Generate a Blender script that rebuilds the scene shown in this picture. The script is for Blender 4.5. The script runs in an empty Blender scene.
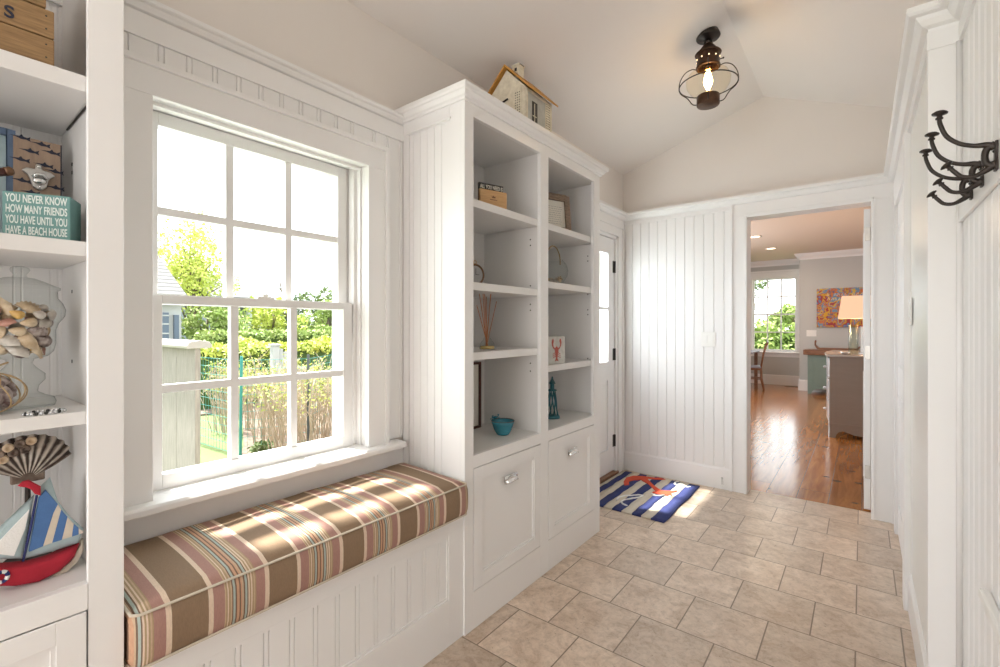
import bpy, math, random
from mathutils import Vector, Matrix
import numpy as np
R = math.radians
random.seed(7); rng = np.random.default_rng(11)
sc = bpy.context.scene
COL = sc.collection

# ------------------------------------------------------------ camera
CAMZ = 1.25
cd = bpy.data.cameras.new('camera'); cam = bpy.data.objects.new('camera', cd); COL.objects.link(cam)
cd.sensor_width = 36.0; cd.lens = 36.0 * 0.465; cd.shift_y = -0.0075; cd.clip_start = 0.02; cd.clip_end = 300
cam.location = (0, 0, CAMZ); cam.rotation_euler = (R(90), 0, math.atan(362 / 465.0))
sc.camera = cam
# ------------------------------------------------------------ world, sun, daylight and fill, exposure
w = bpy.data.worlds.new('sky'); sc.world = w; w.use_nodes = True
bg = w.node_tree.nodes['Background']; bg.inputs[0].default_value = (0.93, 0.97, 1.0, 1); bg.inputs[1].default_value = 2.6
def light(name, kind, loc, energy, color=(1, 1, 1), rot=None, to=None, **kw):
    d = bpy.data.lights.new(name, kind); d.energy = energy; d.color = color
    for k, v in kw.items(): setattr(d, k, v)
    o = bpy.data.objects.new(name, d); COL.objects.link(o); o.location = loc
    if to is not None: o.rotation_euler = Vector(to).to_track_quat('-Z', 'Y').to_euler()
    elif rot: o.rotation_euler = rot
    return o
light('sun', 'SUN', (-8, -2, 9), 12.0, (1.0, 0.95, 0.88), to=(0.5, 0.12, -1.0), angle=R(2.6))
# added fill: one lamp behind the camera, two out of view in the far room
light('rear_fill', 'AREA', (-0.75, -2.05, 1.35), 19, (1.0, 0.95, 0.91), to=(0, 1, 0.30), shape='RECTANGLE', size=1.5, size_y=2.0)
light('window_daylight', 'AREA', (-1.95, 0.80, 1.40), 4, (0.86, 0.93, 1.0), to=(1, 0.15, -0.12), shape='RECTANGLE', size=0.78, size_y=1.15)
light('door_daylight', 'AREA', (-1.80, 3.30, 1.42), 10, (0.86, 0.93, 1.0), to=(1, 0.0, -0.2), shape='RECTANGLE', size=0.58, size_y=0.85)
light('far_room_fill', 'AREA', (-2.8, 7.4, 1.5), 65, (0.92, 0.96, 1.0), to=(1, 0, -0.1), shape='RECTANGLE', size=3.0, size_y=1.6)
light('far_room_fill', 'AREA', (2.9, 7.0, 1.6), 30, (1.0, 0.93, 0.85), to=(-1, 0, -0.1), shape='RECTANGLE', size=3.0, size_y=1.6)
vs = sc.view_settings
vs.view_transform = 'Standard'; vs.look = 'None'; vs.gamma = 1.0; vs.use_curve_mapping = False; vs.exposure = 0.57
sc.cycles.max_bounces = 10; sc.cycles.diffuse_bounces = 6; sc.cycles.transparent_max_bounces = 24
sc.cycles.sample_clamp_indirect = 6.0; sc.cycles.caustics_reflective = False; sc.cycles.caustics_refractive = False

# ------------------------------------------------------------ materials
M = {}
def _n(nt, t, **kw):
    n = nt.nodes.new(t)
    for k, v in kw.items():
        if k in n.inputs: n.inputs[k].default_value = v
        else: setattr(n, k, v)
    return n
def mat(name, col, rough=0.5, metal=0.0, var=0.0, vscale=8.0, stretch=(1, 1, 1), bump=0.0, bscale=60.0, col2=None, emit=None, estr=0.0, coat=0.0, spec=0.5):
    m = bpy.data.materials.new(name); m.use_nodes = True; nt = m.node_tree; b = nt.nodes['Principled BSDF']
    b.inputs['Roughness'].default_value = rough; b.inputs['Metallic'].default_value = metal
    b.inputs['Coat Weight'].default_value = coat; b.inputs['Specular IOR Level'].default_value = spec
    tc = _n(nt, 'ShaderNodeTexCoord'); mp = _n(nt, 'ShaderNodeMapping'); mp.inputs['Scale'].default_value = stretch
    nt.links.new(tc.outputs['Object'], mp.inputs['Vector'])
    if var > 0 or col2:
        no = _n(nt, 'ShaderNodeTexNoise', Scale=vscale, Detail=5.0, Roughness=0.6); nt.links.new(mp.outputs[0], no.inputs['Vector'])
        cr = _n(nt, 'ShaderNodeValToRGB'); cr.color_ramp.elements[0].position = 0.32; cr.color_ramp.elements[1].position = 0.68
        c2 = col2 or tuple(c * (1 - var) for c in col)
        cr.color_ramp.elements[0].color = (*c2, 1); cr.color_ramp.elements[1].color = (*col, 1)
        nt.links.new(no.outputs['Fac'], cr.inputs[0]); nt.links.new(cr.outputs[0], b.inputs['Base Color'])
    else: b.inputs['Base Color'].default_value = (*col, 1)
    if bump > 0:
        n2 = _n(nt, 'ShaderNodeTexNoise', Scale=bscale, Detail=3.0); nt.links.new(mp.outputs[0], n2.inputs['Vector'])
        bp = _n(nt, 'ShaderNodeBump', Strength=bump, Distance=0.002); nt.links.new(n2.outputs['Fac'], bp.inputs['Height']); nt.links.new(bp.outputs[0], b.inputs['Normal'])
    if emit: b.inputs['Emission Color'].default_value = (*emit, 1); b.inputs['Emission Strength'].default_value = estr
    M[name] = m; return m
mat('trim', (0.80, 0.788, 0.780), 0.30, var=0.012, vscale=3, bump=0.05, bscale=25)
mat('paint', (0.74, 0.695, 0.655), 0.75, var=0.02, vscale=2, bump=0.12, bscale=120)
mat('ceilpaint', (0.79, 0.75, 0.72), 0.8, var=0.015, vscale=2, bump=0.12, bscale=120)
mat('cabin', (0.72, 0.705, 0.69), 0.4, var=0.015, vscale=3)
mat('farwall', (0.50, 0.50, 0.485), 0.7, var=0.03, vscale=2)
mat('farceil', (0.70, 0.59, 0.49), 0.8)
mat('dark', (0.02, 0.018, 0.016), 0.5)
mat('iron', (0.045, 0.035, 0.030), 0.42, metal=0.6, var=0.3, vscale=30, bump=0.2, bscale=200)
mat('bronze', (0.12, 0.065, 0.04), 0.45, metal=0.75, var=0.5, vscale=25, bump=0.2, bscale=150)
mat('chrome', (0.75, 0.75, 0.74), 0.12, metal=1.0)
mat('steel', (0.55, 0.54, 0.52), 0.35, metal=0.9, var=0.2, vscale=40)
mat('nickel', (0.50, 0.47, 0.43), 0.35, metal=0.8)
mat('crate', (0.33, 0.20, 0.088), 0.55, stretch=(8, 1.5, 22), vscale=9, col2=(0.19, 0.108, 0.045), bump=0.2, bscale=30)
mat('lightwood', (0.62, 0.38, 0.18), 0.5, stretch=(4, 1, 10), vscale=12, col2=(0.52, 0.30, 0.13))
mat('plaquewood', (0.34, 0.24, 0.17), 0.6, stretch=(4, 4, 1), vscale=20, col2=(0.26, 0.18, 0.13), bump=0.2)
mat('driftwood', (0.30, 0.22, 0.16), 0.6, stretch=(3, 3, 12), vscale=10, col2=(0.15, 0.10, 0.07), bump=0.3)
mat('redwood', (0.10, 0.028, 0.018), 0.4, var=0.3)
mat('walnut', (0.27, 0.13, 0.07), 0.35, stretch=(1, 6, 6), vscale=8, col2=(0.14, 0.06, 0.03))
mat('tealsign', (0.13, 0.27, 0.255), 0.6, var=0.12, vscale=25)
mat('signwhite', (0.62, 0.68, 0.65), 0.6)
mat('bluefr', (0.09, 0.14, 0.23), 0.5, var=0.2, vscale=20)
mat('inkblue', (0.012, 0.015, 0.035), 0.6)
mat('paper', (0.72, 0.69, 0.62), 0.8)
mat('blacksign', (0.02, 0.02, 0.02), 0.5)
mat('navyfab', (0.025, 0.035, 0.14), 0.9, var=0.2, vscale=80, bump=0.6, bscale=300)
mat('bluefab', (0.07, 0.16, 0.36), 0.9, var=0.1, vscale=60, bump=0.3, bscale=400)
mat('redfab', (0.40, 0.012, 0.03), 0.85, var=0.15, vscale=40, bump=0.3, bscale=400)
mat('creamfab', (0.60, 0.53, 0.43), 0.9, var=0.08, vscale=60, bump=0.4, bscale=400)
mat('palebluefab', (0.38, 0.48, 0.50), 0.9, var=0.08, vscale=60, bump=0.3, bscale=400)
mat('orangefab', (0.62, 0.075, 0.03), 0.9, var=0.15, vscale=80, bump=0.5, bscale=300)
mat('whitefab', (0.75, 0.74, 0.72), 0.9, bump=0.5, bscale=300)
mat('shellbrown', (0.30, 0.22, 0.17), 0.35, vscale=30, col2=(0.05, 0.028, 0.02), metal=0.2)
mat('shellcream', (0.74, 0.62, 0.46), 0.4, vscale=25, col2=(0.50, 0.33, 0.19))
mat('shellwhite', (0.72, 0.68, 0.62), 0.4, vscale=30, col2=(0.46, 0.38, 0.33))
mat('shellspot', (0.58, 0.50, 0.46), 0.35, vscale=70, col2=(0.10, 0.05, 0.05))
mat('shellyellow', (0.68, 0.45, 0.14), 0.4, vscale=30, col2=(0.55, 0.30, 0.10))
mat('shellpink', (0.58, 0.30, 0.24), 0.4, vscale=30, col2=(0.42, 0.20, 0.15))
mat('rope', (0.50, 0.36, 0.20), 0.9, var=0.3, vscale=80)
mat('tealglaze', (0.04, 0.26, 0.34), 0.25, vscale=25, col2=(0.03, 0.17, 0.23))
mat('tealiron', (0.03, 0.17, 0.22), 0.45, var=0.4, vscale=30)
mat('reed', (0.50, 0.20, 0.09), 0.7)
mat('oil', (0.70, 0.52, 0.22), 0.2)
mat('lobred', (0.38, 0.07, 0.045), 0.5)
mat('tilewhite', (0.56, 0.55, 0.51), 0.4, var=0.25, vscale=30)
mat('housecream', (0.80, 0.73, 0.58), 0.7, vscale=35, col2=(0.62, 0.55, 0.42), bump=0.4)
mat('housegrey', (0.50, 0.49, 0.44), 0.7, var=0.2, vscale=30)
mat('houseroof', (0.60, 0.30, 0.06), 0.55, vscale=25, col2=(0.44, 0.20, 0.04))
mat('brass', (0.55, 0.35, 0.14), 0.35, metal=0.7)
mat('clockface', (0.33, 0.32, 0.32), 0.4)
mat('clockcase', (0.16, 0.085, 0.045), 0.35, metal=0.4)
mat('taupe', (0.335, 0.28, 0.235), 0.4, stretch=(1, 1, 6), vscale=4, var=0.06)
mat('taupetop', (0.42, 0.34, 0.27), 0.18, var=0.05)
mat('silver', (0.66, 0.67, 0.68), 0.22, metal=0.4)
mat('greencab', (0.17, 0.235, 0.205), 0.45, var=0.08)
mat('seatblue', (0.28, 0.30, 0.38), 0.5)
mat('plastic', (0.80, 0.79, 0.76), 0.3)
mat('lampshade', (0.80, 0.62, 0.45), 0.8, emit=(1.0, 0.66, 0.42), estr=0.42)
mat('bulb', (1, 0.8, 0.5), 0.3, emit=(1.0, 0.62, 0.25), estr=28)
mat('downlight', (1, 0.9, 0.8), 0.4, emit=(1.0, 0.78, 0.52), estr=3.0)
mat('ventglow', (1, 0.7, 0.3), 0.3, emit=(1.0, 0.75, 0.45), estr=1.5)  # light through the collar holes, given as emission on small beads
mat('grass', (0.15, 0.20, 0.07), 0.9, vscale=3, col2=(0.11, 0.155, 0.05), bump=0.6, bscale=80)
mat('mulch', (0.24, 0.18, 0.14), 0.95, vscale=20, col2=(0.13, 0.09, 0.07), bump=0.8, bscale=40)
mat('soil', (0.25, 0.20, 0.14), 0.95, vscale=5, var=0.3)
mat('leafbright', (0.36, 0.42, 0.14), 0.6, vscale=2, col2=(0.25, 0.36, 0.09))
mat('leafmid', (0.20, 0.26, 0.09), 0.6, vscale=2, col2=(0.12, 0.17, 0.06))
mat('leafdark', (0.13, 0.19, 0.10), 0.6, var=0.4, vscale=2)
mat('leafyellow', (0.58, 0.61, 0.13), 0.6, vscale=2, col2=(0.42, 0.50, 0.11))
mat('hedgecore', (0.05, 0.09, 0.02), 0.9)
mat('twig', (0.52, 0.42, 0.33), 0.8, vscale=6, col2=(0.38, 0.29, 0.21))
mat('bark', (0.20, 0.15, 0.12), 0.9, var=0.4, vscale=10)
mat('greyboard', (0.30, 0.265, 0.25), 0.85, stretch=(5, 5, 0.6), vscale=14, col2=(0.21, 0.185, 0.175), bump=0.3)
mat('paleboard', (0.36, 0.33, 0.32), 0.8, var=0.1)
mat('tealwire', (0.05, 0.28, 0.26), 0.5)
mat('darkmetal', (0.08, 0.09, 0.10), 0.5)
mat('outwhite', (0.40, 0.41, 0.42), 0.6)
mat('shingle', (0.17, 0.17, 0.175), 0.85, var=0.2, vscale=6)
mat('shutter', (0.09, 0.12, 0.17), 0.5)
mat('siding', (0.11, 0.13, 0.155), 0.7)
mat('vent', (0.05, 0.03, 0.025), 0.5)

def glass(name, tint=(1, 1, 1), facing=0.10, glint=0.9, edge=None):
    m = bpy.data.materials.new(name); m.use_nodes = True; nt = m.node_tree; nt.nodes.clear()
    o = _n(nt, 'ShaderNodeOutputMaterial'); mx = _n(nt, 'ShaderNodeMixShader'); t = _n(nt, 'ShaderNodeBsdfTransparent'); g = _n(nt, 'ShaderNodeBsdfGlossy')
    t.inputs[0].default_value = (*tint, 1); g.inputs[0].default_value = (glint, glint, glint, 1); g.inputs['Roughness'].default_value = 0.02
    lw = _n(nt, 'ShaderNodeLayerWeight', Blend=facing)
    ge = _n(nt, 'ShaderNodeNewGeometry'); sb_ = _n(nt, 'ShaderNodeMath', operation='SUBTRACT'); sb_.inputs[0].default_value = 1.0; nt.links.new(ge.outputs['Backfacing'], sb_.inputs[1])
    if edge:
        mc = _n(nt, 'ShaderNodeMix', data_type='RGBA'); mc.inputs[6].default_value = (*tint, 1); mc.inputs[7].default_value = (*edge, 1); pw = _n(nt, 'ShaderNodeMath', operation='POWER'); pw.inputs[1].default_value = 3.0
        nt.links.new(lw.outputs['Facing'], pw.inputs[0]); nt.links.new(pw.outputs[0], mc.inputs[0]); nt.links.new(mc.outputs[2], t.inputs[0])
    mu = _n(nt, 'ShaderNodeMath', operation='MULTIPLY'); nt.links.new(lw.outputs['Fresnel'], mu.inputs[0]); nt.links.new(sb_.outputs[0], mu.inputs[1])
    nt.links.new(mu.outputs[0], mx.inputs[0]); nt.links.new(t.outputs[0], mx.inputs[1]); nt.links.new(g.outputs[0], mx.inputs[2]); nt.links.new(mx.outputs[0], o.inputs[0])
    M[name] = m
glass('pane', (0.97, 0.985, 0.98), 0.05, 0.7); glass('jarglass', (0.945, 0.96, 0.955), 0.22, 0.7, (0.42, 0.47, 0.46)); glass('lampglass', (0.98, 0.95, 0.88), 0.12, 0.7, (0.75, 0.65, 0.50))
glass('vaseglass', (0.88, 0.92, 0.90), 0.35, 0.8, (0.4, 0.45, 0.43))

def ramp_const(cr, stops):
    cr.interpolation = 'CONSTANT'
    while len(cr.elements) > 1: cr.elements.remove(cr.elements[-1])
    cr.elements[0].position = stops[0][0]; cr.elements[0].color = (*stops[0][1], 1)
    for p, c in stops[1:]:
        e = cr.elements.new(p); e.color = (*c, 1)
def stripes():
    m = mat('stripes', (0.5, 0.5, 0.5), 0.85); nt = m.node_tree; b = nt.nodes['Principled BSDF']
    tc = _n(nt, 'ShaderNodeTexCoord'); sp = _n(nt, 'ShaderNodeSeparateXYZ'); nt.links.new(tc.outputs['Object'], sp.inputs[0])
    P = 0.2197
    a = _n(nt, 'ShaderNodeMath', operation='SUBTRACT'); a.inputs[1].default_value = 0.374 - 3 * P
    d = _n(nt, 'ShaderNodeMath', operation='DIVIDE'); d.inputs[1].default_value = P
    f = _n(nt, 'ShaderNodeMath', operation='FRACT')
    nt.links.new(sp.outputs['Y'], a.inputs[0]); nt.links.new(a.outputs[0], d.inputs[0]); nt.links.new(d.outputs[0], f.inputs[0])
    br, cm, mv, tn, dk, te, sa, ol = (0.235, 0.155, 0.095), (0.66, 0.52, 0.40), (0.36, 0.20, 0.165), (0.50, 0.36, 0.24), (0.17, 0.105, 0.07), (0.36, 0.42, 0.38), (0.52, 0.30, 0.19), (0.36, 0.26, 0.15)
    s = [(0, br), (.075, cm), (.0855, mv), (.110, tn), (.113, ol), (.1165, cm), (.119, ol), (.123, tn), (.127, dk), (.1295, te), (.1345, dk), (.1375, sa), (.144, dk), (.1475, sa), (.1505, tn), (.154, dk), (.1575, te), (.1625, dk), (.165, cm), (.1685, ol), (.172, cm), (.1755, ol), (.179, tn), (.1825, ol), (.185, mv), (.2085, cm)]
    cr = _n(nt, 'ShaderNodeValToRGB'); ramp_const(cr.color_ramp, [(p / P, c) for p, c in s]); nt.links.new(f.outputs[0], cr.inputs[0])
    no = _n(nt, 'ShaderNodeTexNoise', Scale=220.0, Detail=3.0); mp = _n(nt, 'ShaderNodeMapping'); mp.inputs['Scale'].default_value = (0.5, 3, 0.5)
    nt.links.new(tc.outputs['Object'], mp.inputs[0]); nt.links.new(mp.outputs[0], no.inputs['Vector'])
    mr = _n(nt, 'ShaderNodeMapRange'); mr.inputs['To Min'].default_value = 0.78; mr.inputs['To Max'].default_value = 1.2; nt.links.new(no.outputs['Fac'], mr.inputs[0])
    mx = _n(nt, 'ShaderNodeVectorMath', operation='SCALE'); nt.links.new(cr.outputs[0], mx.inputs[0]); nt.links.new(mr.outputs[0], mx.inputs['Scale']); nt.links.new(mx.outputs[0], b.inputs['Base Color'])
    bp = _n(nt, 'ShaderNodeBump', Strength=0.3, Distance=0.001); nt.links.new(no.outputs['Fac'], bp.inputs['Height']); nt.links.new(bp.outputs[0], b.inputs['Normal'])
stripes()
def tilefloor():
    m = mat('tile', (0.5, 0.5, 0.5), 0.3); nt = m.node_tree; b = nt.nodes['Principled BSDF']
    tc = _n(nt, 'ShaderNodeTexCoord'); mp = _n(nt, 'ShaderNodeMapping'); mp.inputs['Location'].default_value = (0.02, 0.0655, 0); nt.links.new(tc.outputs['Object'], mp.inputs[0])
    bk = _n(nt, 'ShaderNodeTexBrick'); bk.offset = 0.5; bk.squash = 1.0
    for k, v in {'Scale': 1.0, 'Mortar Size': 0.0028, 'Mortar Smooth': 0.15, 'Bias': 0.0, 'Brick Width': 0.293, 'Row Height': 0.2895}.items(): bk.inputs[k].default_value = v
    bk.inputs['Color1'].default_value = (0.0, 0.0, 0.0, 1); bk.inputs['Color2'].default_value = (1, 1, 1, 1); bk.inputs['Mortar'].default_value = (0.5, 0.5, 0.5, 1)
    nt.links.new(mp.outputs[0], bk.inputs['Vector'])
    # travertine: warped noise, offset per tile
    ofs = _n(nt, 'ShaderNodeVectorMath', operation='SCALE'); ofs.inputs['Scale'].default_value = 7.0; nt.links.new(bk.outputs['Color'], ofs.inputs[0])
    ad = _n(nt, 'ShaderNodeVectorMath', operation='ADD'); nt.links.new(tc.outputs['Object'], ad.inputs[0]); nt.links.new(ofs.outputs[0], ad.inputs[1])
    n1 = _n(nt, 'ShaderNodeTexNoise', Scale=9.0, Detail=10.0, Roughness=0.72, Distortion=0.7); nt.links.new(ad.outputs[0], n1.inputs['Vector'])
    n2 = _n(nt, 'ShaderNodeTexNoise', Scale=42.0, Detail=8.0, Roughness=0.75, Distortion=0.5); nt.links.new(ad.outputs[0], n2.inputs['Vector'])
    cr = _n(nt, 'ShaderNodeValToRGB'); e = cr.color_ramp.elements
    e[0].position = 0.33; e[0].color = (0.47, 0.345, 0.25, 1); e[1].position = 0.66; e[1].color = (0.71, 0.585, 0.475, 1); k = e.new(0.5); k.color = (0.61, 0.485, 0.38, 1)
    nt.links.new(n1.outputs['Fac'], cr.inputs[0])
    cr2 = _n(nt, 'ShaderNodeValToRGB'); e = cr2.color_ramp.elements; e[0].position = 0.33; e[0].color = (0.66, 0.64, 0.62, 1); e[1].position = 0.54; e[1].color = (1.04, 1.04, 1.04, 1)
    nt.links.new(n2.outputs['Fac'], cr2.inputs[0])
    m1 = _n(nt, 'ShaderNodeMix', data_type='RGBA', blend_type='MULTIPLY'); m1.inputs[0].default_value = 0.7; nt.links.new(cr.outputs[0], m1.inputs[6]); nt.links.new(cr2.outputs[0], m1.inputs[7])
    # per tile tone
    mr = _n(nt, 'ShaderNodeMapRange'); mr.inputs['To Min'].default_value = 0.82; mr.inputs['To Max'].default_value = 1.07; nt.links.new(bk.outputs['Color'], mr.inputs[0])
    sc_ = _n(nt, 'ShaderNodeVectorMath', operation='SCALE'); nt.links.new(m1.outputs[2], sc_.inputs[0]); nt.links.new(mr.outputs[0], sc_.inputs['Scale'])
    # small pits
    vo = _n(nt, 'ShaderNodeTexVoronoi', Scale=26.0); nt.links.new(ad.outputs[0], vo.inputs['Vector'])
    pr = _n(nt, 'ShaderNodeValToRGB'); e = pr.color_ramp.elements; e[0].position = 0.05; e[0].color = (0.35, 0.3, 0.26, 1); e[1].position = 0.09; e[1].color = (1, 1, 1, 1); nt.links.new(vo.outputs['Distance'], pr.inputs[0])
    m2 = _n(nt, 'ShaderNodeMix', data_type='RGBA', blend_type='MULTIPLY'); m2.inputs[0].default_value = 0.6; nt.links.new(sc_.outputs[0], m2.inputs[6]); nt.links.new(pr.outputs[0], m2.inputs[7])
    m3 = _n(nt, 'ShaderNodeMix', data_type='RGBA'); nt.links.new(bk.outputs['Fac'], m3.inputs[0]); nt.links.new(m2.outputs[2], m3.inputs[6]); m3.inputs[7].default_value = (0.22, 0.165, 0.12, 1)
    nt.links.new(m3.outputs[2], b.inputs['Base Color'])
    rr = _n(nt, 'ShaderNodeMapRange'); rr.inputs['To Min'].default_value = 0.20; rr.inputs['To Max'].default_value = 0.42; nt.links.new(n2.outputs['Fac'], rr.inputs[0]); nt.links.new(rr.outputs[0], b.inputs['Roughness'])
    inv = _n(nt, 'ShaderNodeMath', operation='SUBTRACT'); inv.inputs[0].default_value = 1.0; nt.links.new(bk.outputs['Fac'], inv.inputs[1])
    s2 = _n(nt, 'ShaderNodeMath', operation='MULTIPLY_ADD'); s2.inputs[1].default_value = 0.25; nt.links.new(n2.outputs['Fac'], s2.inputs[0]); nt.links.new(inv.outputs[0], s2.inputs[2])
    bp = _n(nt, 'ShaderNodeBump', Strength=0.5, Distance=0.003); nt.links.new(s2.outputs[0], bp.inputs['Height']); nt.links.new(bp.outputs[0], b.inputs['Normal'])
tilefloor()
def woodfloor():
    m = mat('planks', (0.3, 0.14, 0.06), 0.2); nt = m.node_tree; b = nt.nodes['Principled BSDF']
    tc = _n(nt, 'ShaderNodeTexCoord'); mp = _n(nt, 'ShaderNodeMapping'); mp.inputs['Rotation'].default_value = (0, 0, R(90)); nt.links.new(tc.outputs['Object'], mp.inputs[0])
    bk = _n(nt, 'ShaderNodeTexBrick'); bk.offset = 0.37
    for k, v in {'Scale': 1.0, 'Mortar Size': 0.0022, 'Mortar Smooth': 0.2, 'Brick Width': 3.1, 'Row Height': 0.19}.items(): bk.inputs[k].default_value = v
    bk.inputs['Color1'].default_value = (0, 0, 0, 1); bk.inputs['Color2'].default_value = (1, 1, 1, 1); nt.links.new(mp.outputs[0], bk.inputs['Vector'])
    ofs = _n(nt, 'ShaderNodeVectorMath', operation='SCALE'); ofs.inputs['Scale'].default_value = 9.0; nt.links.new(bk.outputs['Color'], ofs.inputs[0])
    ad = _n(nt, 'ShaderNodeVectorMath', operation='ADD'); nt.links.new(tc.outputs['Object'], ad.inputs[0]); nt.links.new(ofs.outputs[0], ad.inputs[1])
    m4 = _n(nt, 'ShaderNodeMapping'); m4.inputs['Scale'].default_value = (9, 0.8, 1); nt.links.new(ad.outputs[0], m4.inputs[0])
    n1 = _n(nt, 'ShaderNodeTexNoise', Scale=2.5, Detail=7.0, Distortion=1.0); nt.links.new(m4.outputs[0], n1.inputs['Vector'])
    cr = _n(nt, 'ShaderNodeValToRGB'); e = cr.color_ramp.elements; e[0].position = 0.3; e[0].color = (0.27, 0.095, 0.028, 1); e[1].position = 0.7; e[1].color = (0.50, 0.215, 0.065, 1); nt.links.new(n1.outputs['Fac'], cr.inputs[0])
    vo = _n(nt, 'ShaderNodeTexVoronoi', Scale=4.5); nt.links.new(ad.outputs[0], vo.inputs['Vector'])
    pr = _n(nt, 'ShaderNodeValToRGB'); e = pr.color_ramp.elements; e[0].position = 0.09; e[0].color = (0.12, 0.1, 0.1, 1); e[1].position = 0.17; e[1].color = (1, 1, 1, 1); nt.links.new(vo.outputs['Distance'], pr.inputs[0])
    m2 = _n(nt, 'ShaderNodeMix', data_type='RGBA', blend_type='MULTIPLY'); m2.inputs[0].default_value = 0.85; nt.links.new(cr.outputs[0], m2.inputs[6]); nt.links.new(pr.outputs[0], m2.inputs[7])
    mr = _n(nt, 'ShaderNodeMapRange'); mr.inputs['To Min'].default_value = 0.8; mr.inputs['To Max'].default_value = 1.15; nt.links.new(bk.outputs['Color'], mr.inputs[0])
    s = _n(nt, 'ShaderNodeVectorMath', operation='SCALE'); nt.links.new(m2.outputs[2], s.inputs[0]); nt.links.new(mr.outputs[0], s.inputs['Scale'])
    m3 = _n(nt, 'ShaderNodeMix', data_type='RGBA'); nt.links.new(bk.outputs['Fac'], m3.inputs[0]); nt.links.new(s.outputs[0], m3.inputs[6]); m3.inputs[7].default_value = (0.05, 0.022, 0.012, 1)
    nt.links.new(m3.outputs[2], b.inputs['Base Color'])
    b.inputs['Roughness'].default_value = 0.17; b.inputs['Coat Weight'].default_value = 0.2; b.inputs['Coat Roughness'].default_value = 0.15
    n5 = _n(nt, 'ShaderNodeTexNoise', Scale=5.0, Detail=6.0); nt.links.new(m4.outputs[0], n5.inputs['Vector'])
    inv = _n(nt, 'ShaderNodeMath', operation='SUBTRACT'); nt.links.new(n5.outputs['Fac'], inv.inputs[0]); nt.links.new(bk.outputs['Fac'], inv.inputs[1])
    bp = _n(nt, 'ShaderNodeBump', Strength=0.22, Distance=0.002); nt.links.new(inv.outputs[0], bp.inputs['Height']); nt.links.new(bp.outputs[0], b.inputs['Normal']); nt.links.new(bp.outputs[0], b.inputs['Coat Normal'])
woodfloor()
def artmat():
    m = mat('art', (0.5, 0.3, 0.1), 0.6); nt = m.node_tree; b = nt.nodes['Principled BSDF']
    tc = _n(nt, 'ShaderNodeTexCoord'); n1 = _n(nt, 'ShaderNodeTexNoise', Scale=6.5, Detail=3.0, Distortion=0.3); nt.links.new(tc.outputs['Object'], n1.inputs['Vector'])
    cr = _n(nt, 'ShaderNodeValToRGB'); ramp_const(cr.color_ramp, [(0, (0.10, 0.20, 0.35)), (.36, (0.30, 0.03, 0.04)), (.42, (0.60, 0.33, 0.02)), (.47, (0.16, 0.10, 0.16)), (.50, (0.55, 0.16, 0.03)), (.54, (0.13, 0.24, 0.38)), (.59, (0.62, 0.40, 0.05)), (.64, (0.32, 0.05, 0.06)), (.70, (0.25, 0.30, 0.12))])
    nt.links.new(n1.outputs['Fac'], cr.inputs[0]); nt.links.new(cr.outputs[0], b.inputs['Base Color'])
artmat()

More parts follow.
